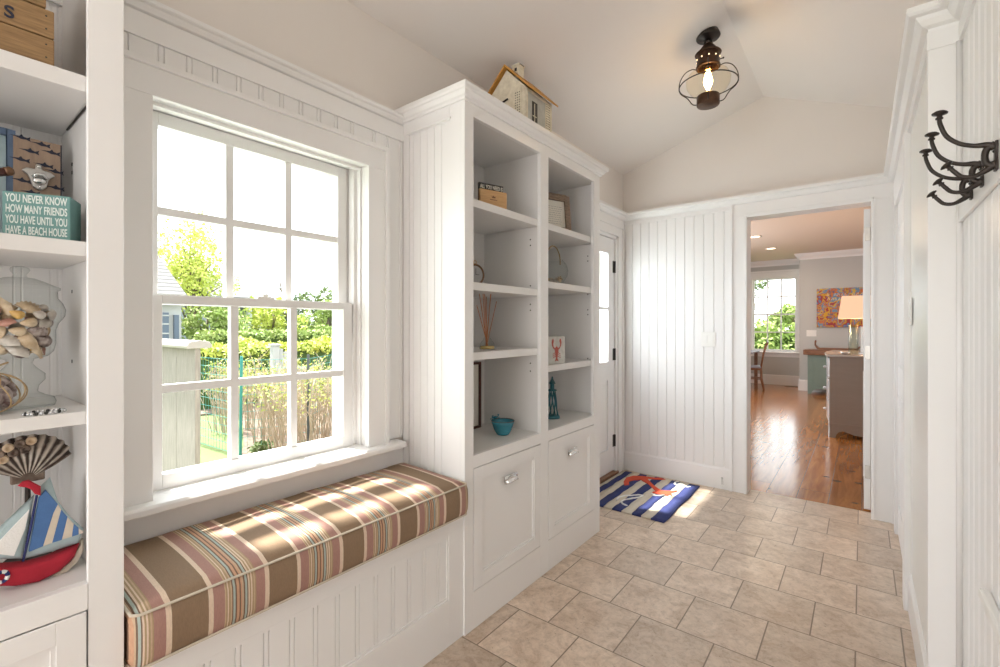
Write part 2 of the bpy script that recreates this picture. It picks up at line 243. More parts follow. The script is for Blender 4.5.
# ------------------------------------------------------------ geometry helpers
class G:
    def __init__(s): s.v = []; s.f = []
    def add(s, vs_, fs):
        o = len(s.v); s.v += [tuple(p) for p in vs_]; s.f += [tuple(i + o for i in f) for f in fs]; return s
    def box(s, x0, x1, y0, y1, z0, z1, m=None):
        if x0 > x1: x0, x1 = x1, x0
        if y0 > y1: y0, y1 = y1, y0
        if z0 > z1: z0, z1 = z1, z0
        p = [(x0, y0, z0), (x1, y0, z0), (x1, y1, z0), (x0, y1, z0), (x0, y0, z1), (x1, y0, z1), (x1, y1, z1), (x0, y1, z1)]
        if m is not None: p = [tuple(m @ Vector(q)) for q in p]
        return s.add(p, [(0, 3, 2, 1), (4, 5, 6, 7), (0, 1, 5, 4), (1, 2, 6, 5), (2, 3, 7, 6), (3, 0, 4, 7)])
    def prism(s, poly, fn, a, b):
        # poly: list of 2D points, fn(u, v, w) -> 3D, extruded w from a to b
        n = len(poly); p = [fn(u, v, a) for u, v in poly] + [fn(u, v, b) for u, v in poly]
        return s.add(p, [tuple(range(n))[::-1], tuple(range(n, 2 * n))] + [(i, (i + 1) % n, n + (i + 1) % n, n + i) for i in range(n)])
    def lathe(s, prof, c, n=24, axis=None, a0=0, a1=2 * math.pi):
        # prof (r, h); axis: Matrix3 mapping local to world
        full = abs(a1 - a0 - 2 * math.pi) < 1e-6; k = n if full else n + 1
        p = []
        for r, h in prof:
            for i in range(k):
                t = a0 + (a1 - a0) * i / n; q = Vector((r * math.cos(t), r * math.sin(t), h))
                if axis is not None: q = axis @ q
                p.append(tuple(q + Vector(c)))
        f = []
        for j in range(len(prof) - 1):
            for i in range(n):
                i2 = (i + 1) % k; f.append((j * k + i, j * k + i2, (j + 1) * k + i2, (j + 1) * k + i))
        return s.add(p, f)
    def tube(s, pts, r, n=8, caps=True, closed=False):
        P = [Vector(p) for p in pts]; m = len(P); rr = r if isinstance(r, (list, tuple)) else [r] * m
        up = None; vv = []
        for i, p in enumerate(P):
            if closed: d = P[(i + 1) % m] - P[i - 1]
            else: d = P[min(i + 1, m - 1)] - P[max(i - 1, 0)]
            if d.length < 1e-9: d = Vector((0, 0, 1))
            d.normalize()
            if up is None: up = Vector((0, 0, 1)) if abs(d.z) < 0.9 else Vector((1, 0, 0))
            a = up - d * up.dot(d)
            if a.length < 1e-6: a = d.orthogonal()
            a.normalize(); up = a; b = d.cross(a)
            for k in range(n):
                t = 2 * math.pi * k / n; vv.append(p + (a * math.cos(t) + b * math.sin(t)) * rr[i])
        f = []
        for i in range(m if closed else m - 1):
            j = (i + 1) % m
            for k in range(n): f.append((i * n + k, i * n + (k + 1) % n, j * n + (k + 1) % n, j * n + k))
        if caps and not closed: f += [tuple(range(n))[::-1], tuple((m - 1) * n + k for k in range(n))]
        return s.add(vv, f)
    def sweep(s, prof, path, z=0.0):
        # prof (out, z) closed; path XY, interior on the right-hand side of travel; mitred
        n = len(prof); P = [Vector(p) for p in path]; m = len(P); nor = []
        for i in range(m - 1):
            d = (P[i + 1] - P[i]).normalized(); nor.append(Vector((d.y, -d.x)))
        vv = []
        for i in range(m):
            if i == 0: o = nor[0]
            elif i == m - 1: o = nor[-1]
            else:
                o = nor[i - 1] + nor[i]; o = o / max(o.length_squared / 2, 1e-6)
            for a, h in prof: vv.append((P[i].x + o.x * a, P[i].y + o.y * a, h + z))
        f = []
        for i in range(m - 1):
            for k in range(n): f.append((i * n + k, (i + 1) * n + k, (i + 1) * n + (k + 1) % n, i * n + (k + 1) % n))
        f += [tuple(range(n)), tuple((m - 1) * n + k for k in range(n))[::-1]]
        return s.add(vv, f)
    def sphere(s, c, rx, ry=None, rz=None, n=14, m=9, rot=None):
        ry = ry or rx; rz = rz or rx; pr = []
        p = []
        for j in range(m + 1):
            a = math.pi * j / m
            for i in range(n):
                t = 2 * math.pi * i / n; q = Vector((rx * math.sin(a) * math.cos(t), ry * math.sin(a) * math.sin(t), -rz * math.cos(a)))
                if rot is not None: q = rot @ q
                p.append(q + Vector(c))
        return s.add(p, [(j * n + i, j * n + (i + 1) % n, (j + 1) * n + (i + 1) % n, (j + 1) * n + i) for j in range(m) for i in range(n)])
def mk(name, g, m, parent=None, smooth=False, bevel=0.0, subsurf=0):
    me = bpy.data.meshes.new(name); me.from_pydata(g.v, [], g.f)
    me.validate(); me.update()
    import bmesh
    bm = bmesh.new(); bm.from_mesh(me); bmesh.ops.remove_doubles(bm, verts=bm.verts, dist=1e-6); bmesh.ops.recalc_face_normals(bm, faces=bm.faces); bm.to_mesh(me); bm.free()
    me.materials.append(M[m] if isinstance(m, str) else m)
    if smooth:
        for p in me.polygons: p.use_smooth = True
    o = bpy.data.objects.new(name, me); COL.objects.link(o)
    if parent is not None: o.parent = parent
    if bevel:
        b = o.modifiers.new('bevel', 'BEVEL'); b.width = bevel; b.segments = 2; b.limit_method = 'ANGLE'; b.angle_limit = R(40); b.harden_normals = False
    if subsurf:
        b = o.modifiers.new('sub', 'SUBSURF'); b.levels = subsurf; b.render_levels = subsurf
    return o
def thing(name, label, cat, loc=(0, 0, 0), rz=0.0, group=None):
    o = bpy.data.objects.new(name, None); COL.objects.link(o); o.location = loc; o.rotation_euler = (0, 0, rz); o.empty_display_size = 0.05
    o['label'] = label; o['category'] = cat
    if group: o['group'] = group
    return o
def tag(o, label, cat, group=None, kind=None):
    o['label'] = label; o['category'] = cat
    if group: o['group'] = group
    if kind: o['kind'] = kind
    return o
def world(o, parent):
    "a part authored in world coordinates under a thing whose empty is placed and not turned"
    o.parent = parent; o.location = -Vector(parent.location) if parent.type == 'EMPTY' else (0, 0, 0)
    return o
def wp(parent, name, g, m, smooth=False, bevel=0.0, subsurf=0): return world(mk(name, g, m, None, smooth, bevel, subsurf), parent)
def struct(name, g, m, smooth=False, bevel=0.0):
    o = mk(name, g, m, None, smooth, bevel); o['kind'] = 'structure'; return o
def sthing(name, loc=(0, 0, 0), rz=0):
    o = bpy.data.objects.new(name, None); COL.objects.link(o); o.location = loc; o.rotation_euler = (0, 0, rz); o['kind'] = 'structure'; return o
def copy_tree(o, parent=None):
    c = o.copy(); COL.objects.link(c)
    if parent: c.parent = parent
    for ch in list(o.children): copy_tree(ch, c)
    return c
def text_mesh(name, body, size, m, parent, loc, rot, depth=0.0006, align='LEFT', xs=1.0, bold=0.0):
    cu = bpy.data.curves.new(name, 'FONT'); cu.body = body; cu.size = size; cu.extrude = depth; cu.align_x = align; cu.offset = bold
    t = bpy.data.objects.new(name + '_curve', cu); COL.objects.link(t); bpy.context.view_layer.update()
    me = bpy.data.meshes.new_from_object(t.evaluated_get(bpy.context.evaluated_depsgraph_get()))
    COL.objects.unlink(t); bpy.data.objects.remove(t)
    for v in me.vertices: v.co.x *= xs
    me.materials.clear(); me.materials.append(M[m]); o = bpy.data.objects.new(name, me); COL.objects.link(o)
    o.parent = parent; o.location = loc; o.rotation_euler = rot; return o

# key planes (metres)
XW, XR, XR2, XC = -1.65, 0.175, 0.245, -1.2625
YF, YB, YC = 3.87, -2.2, 1.39
EAVE, RIDGE, XRIDGE = 2.57, 2.93, -0.57
CROWN = [(0, 2.150), (0.012, 2.150), (0.014, 2.160), (0.026, 2.166), (0.036, 2.180), (0.040, 2.190), (0.055, 2.192), (0.060, 2.198), (0.060, 2.214), (0, 2.214)]
CROWN = [(a_ * 1.12, 2.150 + (z_ - 2.150) * 1.06) for a_, z_ in CROWN]
CROWNL = [(a_ * .65, 2.150 + (z_ - 2.150) * .56) for a_, z_ in CROWN]
CROWNC = [(0, 2.162), (0.010, 2.162), (0.012, 2.171), (0.020, 2.175), (0.026, 2.184), (0.030, 2.190), (0.038, 2.192), (0.042, 2.199), (0.042, 2.214), (0, 2.214)]
FRIEZE = [(0, 2.08), (0.018, 2.08), (0.018, 2.15), (0, 2.15)]
BASE = [(0, 0.0), (0.016, 0.0), (0.016, 0.150), (0.012, 0.160), (0.008, 0.170), (0, 0.170)]

# ============================================================ THE SETTING
struct('floor', G().box(-1.95, 0.36, YB - .1, 3.985, -0.06, 0.0), 'tile')
struct('floor', G().box(-3.0, 3.0, 3.985, 11.7, -0.06, 0.0), 'planks')
# left wall with openings for window and door
WY0, WY1, WZ0, WZ1 = 0.442, 1.196, 0.74, 1.93
DY0, DY1, DZ1 = 2.80, 3.74, 2.01
XO = -1.86
g = G()
g.box(XO, XW, YB, WY0, -0.3, EAVE + .05).box(XO, XW, WY1, DY0, -0.3, EAVE + .05).box(XO, XW, DY1, YF + .12, -0.3, EAVE + .05)
g.box(XO, XW, WY0, WY1, -0.3, WZ0).box(XO, XW, WY0, WY1, WZ1, EAVE + .05).box(XO, XW, DY0, DY1, DZ1, EAVE + .05).box(XO, XW, DY0, DY1, -0.3, -0.001)
struct('wall_left', g, 'paint')
# right wall: a stepped plan (deeper recess near the camera)
g = G().box(XR, XR + .25, 1.95, YF + .12, 0, 2.75).box(XR2, XR2 + .2, YB, 1.95, 0, 2.75)
struct('wall_right', g, 'paint')
# far (gable) wall with doorway
OX0, OX1, OZ = -0.690, 0.063, 2.072
g = G(); fy = lambda u, v, w_: (u, w_, v)
g.prism([(XW, 0), (OX0, 0), (OX0, OZ), (OX1, OZ), (OX1, 0), (XR2 + .02, 0), (XR2 + .02, 2.60), (XRIDGE, RIDGE), (XW, EAVE), ], fy, YF, YF + .12)
struct('wall_far', g, 'paint')
# rear wall, unseen, with an opening added for the fill lamp
g = G().box(XW, XR2, YB - .12, YB, 2.4, 2.95).box(XW, -1.55, YB - .12, YB, 0, 2.4).box(0.05, XR2, YB - .12, YB, 0, 2.4)
struct('wall_rear', g, 'paint')
# vaulted ceiling: two slopes
zr = RIDGE - (XR2 + .25 - XRIDGE) * (RIDGE - 2.63) / (XR - XRIDGE)
g = G().prism([(XW - .3, EAVE - .3 * (RIDGE - EAVE) / (XRIDGE - XW)), (XRIDGE, RIDGE), (XR2 + .25, zr), (XR2 + .25, zr + .12), (XRIDGE, RIDGE + .14), (XW - .3, EAVE + .03)], fy, YB - .1, YF + .12)
struct('ceiling', g, 'ceilpaint')
# roof overhang outside the left wall
struct('trim_1', G().box(-2.14, XO, YB, 4.2, 2.44, 2.50), 'outwhite')

# crown, frieze, baseboards
path = [(XW, 2.612), (XW, YF), (XR, YF), (XR, 1.95), (XR2, 1.95), (XR2, YB)]
struct('trim_2', G().sweep(CROWN, path), 'trim')
struct('trim_3', G().sweep(CROWNL, [(XW, YB), (XW, YC)]), 'trim')
struct('trim_4', G().sweep(FRIEZE, [(XW, YB), (XW, YC)]), 'trim')
g = G().sweep(FRIEZE, [(XW, 2.612), (XW, YF - .001)])
FZ2 = [(0, 2.13), (0.018, 2.13), (0.018, 2.15), (0, 2.15)]
g.sweep([(0, 2.125), (0.018, 2.125), (0.018, 2.15), (0, 2.15)], [(XW, YF), (XR, YF)])
g.sweep([(a_, 2.096 if z_ < 2.1 else z_) for a_, z_ in FRIEZE], [(XR, 2.72), (XR, 1.95), (XR2, 1.95), (XR2, YB)])
g.sweep([(0, 2.06), (0.018, 2.06), (0.018, 2.15), (0, 2.15)], [(XR, YF), (XR, 2.72)])
struct('trim_5', g, 'trim')
struct('baseboard_far', G().sweep(BASE, [(XW, YF), (-0.79, YF)]), 'trim', bevel=0.001)
struct('baseboard_right', G().sweep(BASE, [(XR, 2.705), (XR, 1.95), (XR2, 1.95), (XR2, YB)]), 'trim', bevel=0.001)
struct('baseboard_left', G().sweep(BASE, [(XW, 2.612), (XW, 2.70)]), 'trim')

def beadboard(name, P0, P1, z0, z1, pitch, nrm, first=None, double=True, th=0.010, d=0.0045, gw=0.005, parent=None):
    """panelling with V grooves between P0 and P1 (XY), facing nrm"""
    P0 = Vector(P0); P1 = Vector(P1); L = (P1 - P0).length; u = (P1 - P0) / L; nn = Vector(nrm)
    pr = [(0.0, 0.0), (0.0, th)]; t = first if first is not None else pitch * .5
    while t < L - .012:
        gs = [t - .007, t + .007] if double else [t]
        for q in gs: pr += [(q - gw / 2, th), (q, th - d), (q + gw / 2, th)]
        t += pitch
    pr += [(L, th), (L, 0.0)]; n = len(pr); v = []
    for z in (z0, z1):
        for a, b in pr:
            q = P0 + u * a + nn * b; v.append((q.x, q.y, z))
    f = [(i, (i + 1) % n, n + (i + 1) % n, n + i) for i in range(n)] + [tuple(range(n)), tuple(range(n, 2 * n))[::-1]]
    g = G().add(v, f)
    if parent is not None: return wp(parent, name, g, 'trim')
    return struct(name, g, 'trim')
beadboard('trim_6', (XW, 0.20), (XW, WY0 - .001), WZ0 + .01, 2.085, 0.0725, (1, 0), first=.04)
beadboard('trim_7', (XW, WY0 - .001), (XW, WY1 + .001), WZ1, 2.085, 0.0725, (1, 0), first=.03)
beadboard('trim_8', (XW, WY1 + .001), (XW, YC), WZ0 + .01, 2.085, 0.0725, (1, 0), first=.035)
beadboard('trim_9', (XW, 2.612), (XW, YF - .012), DZ1 + .02, 2.085, 0.0725, (1, 0))
beadboard('trim_10', (XW, YF), (-0.785, YF), 0.165, 2.13, 0.0727, (0, -1), first=.018, double=False, gw=.009, d=.006)
beadboard('trim_11', (XR2, YB), (XR2, 1.94), 0.165, 2.100, 0.0725, (-1, 0))
struct('trim_12', G().box(XR - .006, XR, 1.96, 2.705, .165, 2.098), 'plastic')
# corner board on the step of the right wall, and its bead moulding
struct('trim_13', G().box(XR - .016, XR2 - .001, 1.936, 1.972, 0.165, 2.098), 'trim', bevel=0.002)
struct('trim_14', G().tube([(XR2 - .016, 1.931, 0.17), (XR2 - .016, 1.931, 2.098)], 0.008, 10), 'trim', smooth=True)

# doorway casing to the far room (far wall) with back band and jamb
def casing_run(g, x0, x1, y, z0, z1, th=0.02, face=-1):
    g.box(x0, x1, y, y + face * th, z0, z1)
g = G()
casing_run(g, -0.79, OX0 + .004, YF, 0, OZ - .004); casing_run(g, -0.79, -0.772, YF - .02, 0, 2.16, .010)
g.box(OX0 - .002, OX0 + .012, YF - .026, YF - .02, 0, OZ)
casing_run(g, OX1 - .004, XR - .004, YF, 0, OZ - .004); g.box(XR - .028, XR - .010, YF - .03, YF - .02, 0, 2.1)
g.box(-.79, XR - .004, YF, YF - .0201, OZ - .004, 2.16)
g.box(OX0, OX1, YF - .026, YF - .02, OZ - .002, OZ + .012); g.box(OX1 - .012, OX1 + .002, YF - .026, YF - .02, 0, OZ + .01)
g.box(OX0, OX0 + .016, YF - .02, YF + .13, 0, OZ).box(OX1 - .016, OX1, YF - .02, YF + .09, 0, OZ).box(OX0, OX1, YF - .02, YF + .13, OZ - .016, OZ)
struct('trim_15', g, 'trim', bevel=0.0015)

# door casing on the right wall (pilaster seen edge-on) and its closed door
d2 = sthing('door_2', (XR, 3.2, 0))
g = G().box(XR - .030, XR, 2.705, 2.80, 0, 2.105).box(XR - .020, XR, 3.66, 3.755, 0, 2.06).box(XR - .020, XR, 2.80, 3.66, 1.97, 2.06)
wp(d2, 'door_casing', g, 'trim', bevel=.002)
g = G().box(XR - .006, XR, 2.80, 3.66, 0.01, 1.97)
for z0, z1 in ((.2, .85), (1.0, 1.82)):
    g.box(XR - .010, XR - .006, 2.93, 3.53, z0, z0 + .02).box(XR - .010, XR - .006, 2.93, 3.53, z1 - .02, z1).box(XR - .010, XR - .006, 2.93, 2.95, z0, z1).box(XR - .010, XR - .006, 3.51, 3.53, z0, z1)
wp(d2, 'door_panel', g, 'trim', bevel=.001)

# ------------------------------------------------------------ double-hung windows
def dh_window(name, loc, rz, W, z0, z1, zm, cw, trim='trim', sill=True, sashw=0.045, ro=0.0, sill_l=0.0, sill_r=0.0):
    """local frame: x along the wall, +y outward, interior wall face at y=0"""
    t = sthing(name, loc, rz)
    fr = G()
    fr.box(-0.012, .004, -.0, .20, z0, z1).box(W - .004, W + .012, 0, .20, z0, z1).box(-.012, W + .012, 0, .20, z1, z1 + .012).box(-.012, W + .012, .03, .22, z0 - .03, z0)
    fr.box(.004, .012, .02, .044, z0, z1 - .012).box(W - .012, W - .004, .02, .044, z0, z1 - .012).box(0, W, .02, .045, z1 - .012, z1)      # stops
    fr.box(.004, .012, .13, .16, z0, z1 - .012).box(W - .012, W - .004, .13, .16, z0, z1 - .012).box(0, W, .13, .16, z1 - .012, z1)
    if ro: fr.box(W - ro, W - .0041, .0445, .082, z0, z1 - .001).box(W - ro - .004, W - .0041, .088, .199, z0, z1 - .001)
    mk('window_frame', fr, trim, t, bevel=.001)
    W0 = W; W = W - ro
    W, W1 = W0, W
    ca = G()
    ca.box(-cw, .004, -.030, 0, z0 - .01, z1 - .004).box(W - .004, W + cw, -.030, 0, z0 - .01, z1 - .004).box(-cw, W + cw, -.0301, 0, z1 - .004, z1 + cw * .98)
    ca.box(-cw - .004, -cw + .014, -.040, .0, z0 - .01, z1 + cw - .014).box(W + cw - .014, W + cw + .004, -.040, .0, z0 - .01, z1 + cw - .014).box(-cw - .004, W + cw + .004, -.0405, .0, z1 + cw - .014, z1 + cw + .004)
    mk('casing', ca, trim, t, bevel=.002)
    if sill:
        s = G().prism([(-.075, z0 - .026), (-.075, z0 - .008), (-.068, z0 - .002), (.06, z0 + .004), (.06, z0 - .03), (-.06, z0 - .03)], lambda u, v, w_: (w_, u, v), -cw - .03 - sill_l, W + cw + .03 + sill_r)
        mk('sill', s, trim, t, bevel=.003)
        ap = G().box(-cw - .01, W + cw + .01, -.022, -.0, z0 - .11, z0 - .03); mk('apron', ap, trim, t, bevel=.001)
    W = W1
    def sash(y, a, b, top_h, bot_h, lab):
        g = G(); sw = sashw
        g.box(.006, sw, y, y + .035, a, b).box(W - sw, W - .006, y, y + .035, a, b).box(sw, W - sw, y, y + .035, a, a + bot_h).box(sw, W - sw, y, y + .035, b - top_h, b)
        s = mk('sash', g, trim, t, bevel=.0015)
        iw = W - 2 * sw; m = G()
        for k in (1, 2): m.box(sw + iw * k / 3 - .0125, sw + iw * k / 3 + .0125, y + .004, y + .031, a + bot_h, b - top_h)
        zz = (a + bot_h + b - top_h) / 2; m.box(sw, W - sw, y + .0045, y + .0305, zz - .0125, zz + .0125)
        mk('muntins', m, trim, s, bevel=.001)
        mk('glass_pane', G().box(sw - .005, W - sw + .005, y + .016, y + .019, a + bot_h - .005, b - top_h + .005), 'pane', s)
    sash(.045, z0, zm + .014, .028, .048, 'lower'); sash(.085, zm - .014, z1 - .004, .04, .028, 'upper')
    lk = G().box(W / 2 - .03, W / 2 + .03, .045, .07, zm + .014, zm + .022).lathe([(.0, .0), (.012, 0), (.012, .01), (.0, .01)], (W / 2, .058, zm + .022), 12); mk('sash_lock', lk, 'plastic', t)
    return t
w1 = dh_window('window_1', (XW, WY0, 0), R(90), WY1 - WY0, 0.745, 1.922, 1.332, 0.092, ro=0.026, sashw=0.048, sill_r=.04, sill_l=.02)
# far window in the far room
dh_window('window_2', (-1.90, 11.46, 0), 0, 0.82, 0.70, 2.29, 1.50, 0.10, sashw=.03)

# ------------------------------------------------------------ exterior door (left wall)
d1 = sthing('door_1', (XW, 3.27, 0))
g = G()
g.box(XW, XW + .0199, DY1, DY1 + .085, 0, DZ1).box(XW, XW + .0199, DY0 - .085, DY0, 0, DZ1).box(XW, XW + .02, DY0 - .085, DY1 + .085, DZ1, DZ1 + .085)
g.box(XW + .01, XW + .028, DY1 + .072, DY1 + .088, 0, DZ1 + .085).box(XW + .01, XW + .028, DY0 - .088, DY0 - .072, 0, DZ1 + .085).box(XW + .01, XW + .028, DY0 - .088, DY1 + .088, DZ1 + .072, DZ1 + .089)
g.box(XO, XW + .005, DY1 - .025, DY1, 0, DZ1).box(XO, XW + .005, DY0, DY0 + .025, 0, DZ1).box(XO, XW + .005, DY0, DY1, DZ1 - .025, DZ1)
wp(d1, 'door_casing', g, 'trim', bevel=.0015)
dx0, dx1 = XW - .055, XW - .012; a, b = DY0 + .028, DY1 - .028
L0, L1, LZ0, LZ1 = a + .13, b - .115, 0.955, 1.852
g = G().box(dx0, dx1, a, L0, .03, DZ1 - .03).box(dx0, dx1, L1, b, .03, DZ1 - .03).box(dx0, dx1, L0, L1, .03, .22).box(dx0, dx1, L0, L1, .80, LZ0).box(dx0, dx1, L0, L1, LZ1, DZ1 - .03).box(dx0 + .01, dx1 - .012, L0, L1, .22, .80)
for p, q in ((L0 + .03, (L0 + L1) / 2 - .03), ((L0 + L1) / 2 + .03, L1 - .03)): g.box(dx1 - .014, dx1 - .004, p, q, .25, .77)
g.box(dx0, dx1, (L0 + L1) / 2 - .03, (L0 + L1) / 2 + .03, .22, .80)
dp = wp(d1, 'door_panel', g, 'trim', bevel=.0015)
g = G().box(dx0 + .01, dx1 - .002, L0, L1, 1.385, 1.407).box(dx0 + .01, dx1 - .002, (L0 + L1) / 2 - .011, (L0 + L1) / 2 + .011, LZ0, LZ1)
mk('muntins', g, 'trim', dp); mk('glass_pane', G().box(dx0 + .02, dx0 + .023, L0 - .003, L1 + .003, LZ0 - .003, LZ1 + .003), 'pane', dp)
for z in (1.75, 1.01, 0.28):
    wp(d1, 'hinge', G().tube([(dx1 + .008, b + .006, z - .05), (dx1 + .008, b + .006, z + .05)], .0065, 10).box(dx1, dx1 + .004, b - .028, b + .002, z - .05, z + .05), 'dark')
wp(d1, 'threshold', G().box(XO, XW + .02, DY0, DY1, 0.0, .022), 'walnut', bevel=.004)
wp(d1, 'door_handle', G().tube([(dx1, a + .06, .95), (dx1 + .05, a + .06, .95)], .009).tube([(dx1 + .05, a + .055, .95), (dx1 + .05, a + .16, .95)], .009), 'dark', True)

# ============================================================ FAR ROOM SHELL
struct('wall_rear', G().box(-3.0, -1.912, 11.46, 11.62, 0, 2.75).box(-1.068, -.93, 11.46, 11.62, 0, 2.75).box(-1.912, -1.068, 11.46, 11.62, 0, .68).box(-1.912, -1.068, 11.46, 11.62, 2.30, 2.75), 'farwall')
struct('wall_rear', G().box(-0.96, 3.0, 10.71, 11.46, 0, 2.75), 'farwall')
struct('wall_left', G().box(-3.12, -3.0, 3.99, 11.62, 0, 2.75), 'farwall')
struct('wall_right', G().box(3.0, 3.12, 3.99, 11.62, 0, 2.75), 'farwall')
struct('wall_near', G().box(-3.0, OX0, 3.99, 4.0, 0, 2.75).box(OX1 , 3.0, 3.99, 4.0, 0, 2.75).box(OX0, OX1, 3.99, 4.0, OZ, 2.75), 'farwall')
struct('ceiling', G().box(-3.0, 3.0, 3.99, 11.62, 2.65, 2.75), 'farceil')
FC = [(0, 2.53), (.012, 2.53), (.018, 2.56), (.06, 2.60), (.075, 2.63), (.08, 2.65), (0, 2.65)]
struct('trim_16', G().sweep(FC, [(-3.0, 4.0), (-3.0, 11.46), (-0.96, 11.46), (-0.96, 10.71), (3.0, 10.71), (3.0, 4.0)]), 'trim')
struct('baseboard_back', G().sweep([(0, 0), (.02, 0), (.02, .19), (.012, .21), (0, .21)], [(-3.0, 4.0), (-3.0, 11.46), (-0.96, 11.46), (-0.96, 10.71), (3.0, 10.71)]), 'trim')
struct('trim_17', G().box(-3.0, -1.0, 11.45, 11.46, 2.40, 2.44), 'trim')
# the open door of the doorway, folded back into the far room
d3 = sthing('door_3', (.03, 4.0, 0))
g = G().box(.010, .046, 4.0, 4.71, .012, 2.04); g.box(.006, .010, 4.12, 4.60, .2, .9).box(.006, .010, 4.12, 4.60, 1.05, 1.9)
wp(d3, 'door_panel', g, 'trim', bevel=.002)
for z in (1.87, 1.07, .265):
    wp(d3, 'hinge', G().box(.016, .044, 3.997, 4.0, z - .045, z + .045).tube([(.050, 3.994, z - .045), (.050, 3.994, z + .045)], .005), 'nickel')

# ============================================================ BUILT-IN BOOKCASE (right of window seat)
def cup_pull(parent, x, y, z, label=None):
    g = G(); n = 12
    # quarter-dome hood opening downward
    v = []; f = []; ry, rz_, rx = .042, .024, .022
    for i in range(n + 1):
        t = math.pi * i / n
        for j in range(7):
            p = math.pi / 2 * j / 6
            v.append((x + rx * math.sin(p) * 1.0, y + ry * math.cos(t) * (math.cos(p) * .25 + .75 * (1 - (j / 6) ** 2 * .35)), z + rz_ * math.sin(t) * math.cos(p * .75)))
    for i in range(n):
        for j in range(6): f.append((i * 7 + j, i * 7 + j + 1, (i + 1) * 7 + j + 1, (i + 1) * 7 + j))
    g.add(v, f); g.box(x - .001, x + .0025, y - .046, y + .046, z + .0, z + .027)
    g.box(x - .001, x + .0025, y - .046, y + .046, z - .006, z + .002)
    g.tube([(x + .004, y - .030, z + .003), (x + .020, y - .026, z + .004), (x + .022, y, z + .005), (x + .020, y + .026, z + .004), (x + .004, y + .030, z + .003)], .003, 8)
    return mk('cup_pull', g, 'chrome', parent, True)
def shaker_door(parent, y0, y1, z0, z1, x=XC, st=.055):
    g = G(); t0, t1 = x - .016, x + .001
    g.box(t0, t1, y0, y0 + st, z0, z1).box(t0, t1, y1 - st, y1, z0, z1).box(t0, t1, y0 + st, y1 - st, z0, z0 + st).box(t0, t1, y0 + st, y1 - st, z1 - st, z1)
    g.box(t0, t1 - .009, y0 + st, y1 - st, z0 + st, z1 - st)
    for a_, b_, c_, d_ in ((y0 + st, y1 - st, z0 + st, z0 + st + .008), (y0 + st, y1 - st, z1 - st - .008, z1 - st), (y0 + st, y0 + st + .008, z0 + st + .008, z1 - st - .008), (y1 - st - .008, y1 - st, z0 + st + .008, z1 - st - .008)):
        g.box(t0, t1 - .004, a_, b_, c_, d_)
    return wp(parent, 'door', g, 'trim', bevel=.001)
BT = 2.166
bc = thing('bookcase', 'tall white built-in double bookcase with open shelves above two doors', 'bookcase', (-1.45, 2.0, 0))
Y1, Y2 = YC, 2.612
O1, O2, O3, O4, OB, OT = 1.444, 1.952, 2.023, 2.535, 0.716, 2.112
g = G()
# face frame with openings
t0 = XC - .02
g.box(t0, XC, Y1, O1, 0, BT).box(t0, XC, O2, O3, 0, BT).box(t0, XC, O4, Y2, 0, BT)
for p, q in ((O1, O2), (O3, O4)): g.box(t0, XC, p, q, OT, BT).box(t0, XC, p, q, .663, OB).box(t0, XC, p, q, 0, .155)
wp(bc, 'face_frame', g, 'trim', bevel=.0015)
g = G().box(XW + .001, t0, Y1 + .012, Y1 + .03, 0, BT); wp(bc, 'side_panel', G().box(XW + .001, t0, Y2 - .02, Y2, 0, BT), 'trim')
# near side: frame and beadboard
g2 = G().box(XW + .012, XW + .05, Y1 - .0, Y1 + .02, .0, BT).box(XC - .085, t0, Y1 - .0, Y1 + .02, 0, BT).box(XW + .05, XC - .085, Y1, Y1 + .02, 2.105, BT).box(XW + .05, XC - .085, Y1, Y1 + .02, 0, .3)
g2.box(XW + .045, XC - .075, Y1 - .010, Y1, 2.104, 2.114)
g2.box(XW + .001, t0, Y1 + .0201, Y1 + .034, 0, BT)
wp(bc, 'side_panel', g2, 'trim', bevel=.0015)
beadboard('beadboard_panel', (XW + .05, Y1 + .016), (XC - .085, Y1 + .016), .3, 2.105, 0.0445, (0, -1), first=.022, double=False, gw=.005, d=.005, th=.008, parent=bc)
g = G().box(XW + .001, XW + .012, Y1 + .03, Y2 - .02, .68, BT); wp(bc, 'back_panel', g, 'cabin')
g = G().box(XW + .012, t0, O2 + .012, O3 - .012, .68, BT - .01); wp(bc, 'divider', g, 'cabin')
wp(bc, 'bottom_deck', G().box(XW + .012, t0 + .001, Y1 + .034, Y2 - .02, OB - .02, OB), 'cabin')
wp(bc, 'top_board', G().box(XW + .001, XC + .035, Y1 - .035, Y2 + .035, 2.200, 2.214).box(XW + .012, t0, Y1 + .034, Y2 - .02, OT + .005, OT + .02), 'cabin')
SA = (Y1 + .036, O2 + .011); SB = (O3 - .011, Y2 - .021)
SH1, SH2 = (1.785, 1.435, 1.139), (1.785, 1.482, 1.045)
for (p, q), zs in ((SA, SH1), (SB, SH2)):
    for z in zs: wp(bc, 'shelf', G().box(XW + .013, XC - .022, p, q, z - .034, z), 'cabin', bevel=.0015)
for (z_) in (1.80, 1.69, 1.66, 1.455, 1.36, 1.33, 1.06, 1.02):
    wp(bc, 'pin_hole', G().lathe([(0, 0), (.004, 0)], (XC - .07, O2 + .0115, z_), 8, axis=Matrix(((1, 0, 0), (0, 0, -1), (0, 1, 0)))), 'dark')
    wp(bc, 'pin_hole', G().lathe([(0, 0), (.004, 0)], (XC - .07, Y2 - .0205, z_ - .01), 8, axis=Matrix(((1, 0, 0), (0, 0, -1), (0, 1, 0)))), 'dark')
g = G().sweep(CROWNC, [(XW, YC), (XC, YC), (XC, Y2), (XW, Y2)])
wp(bc, 'crown_molding', g, 'trim')
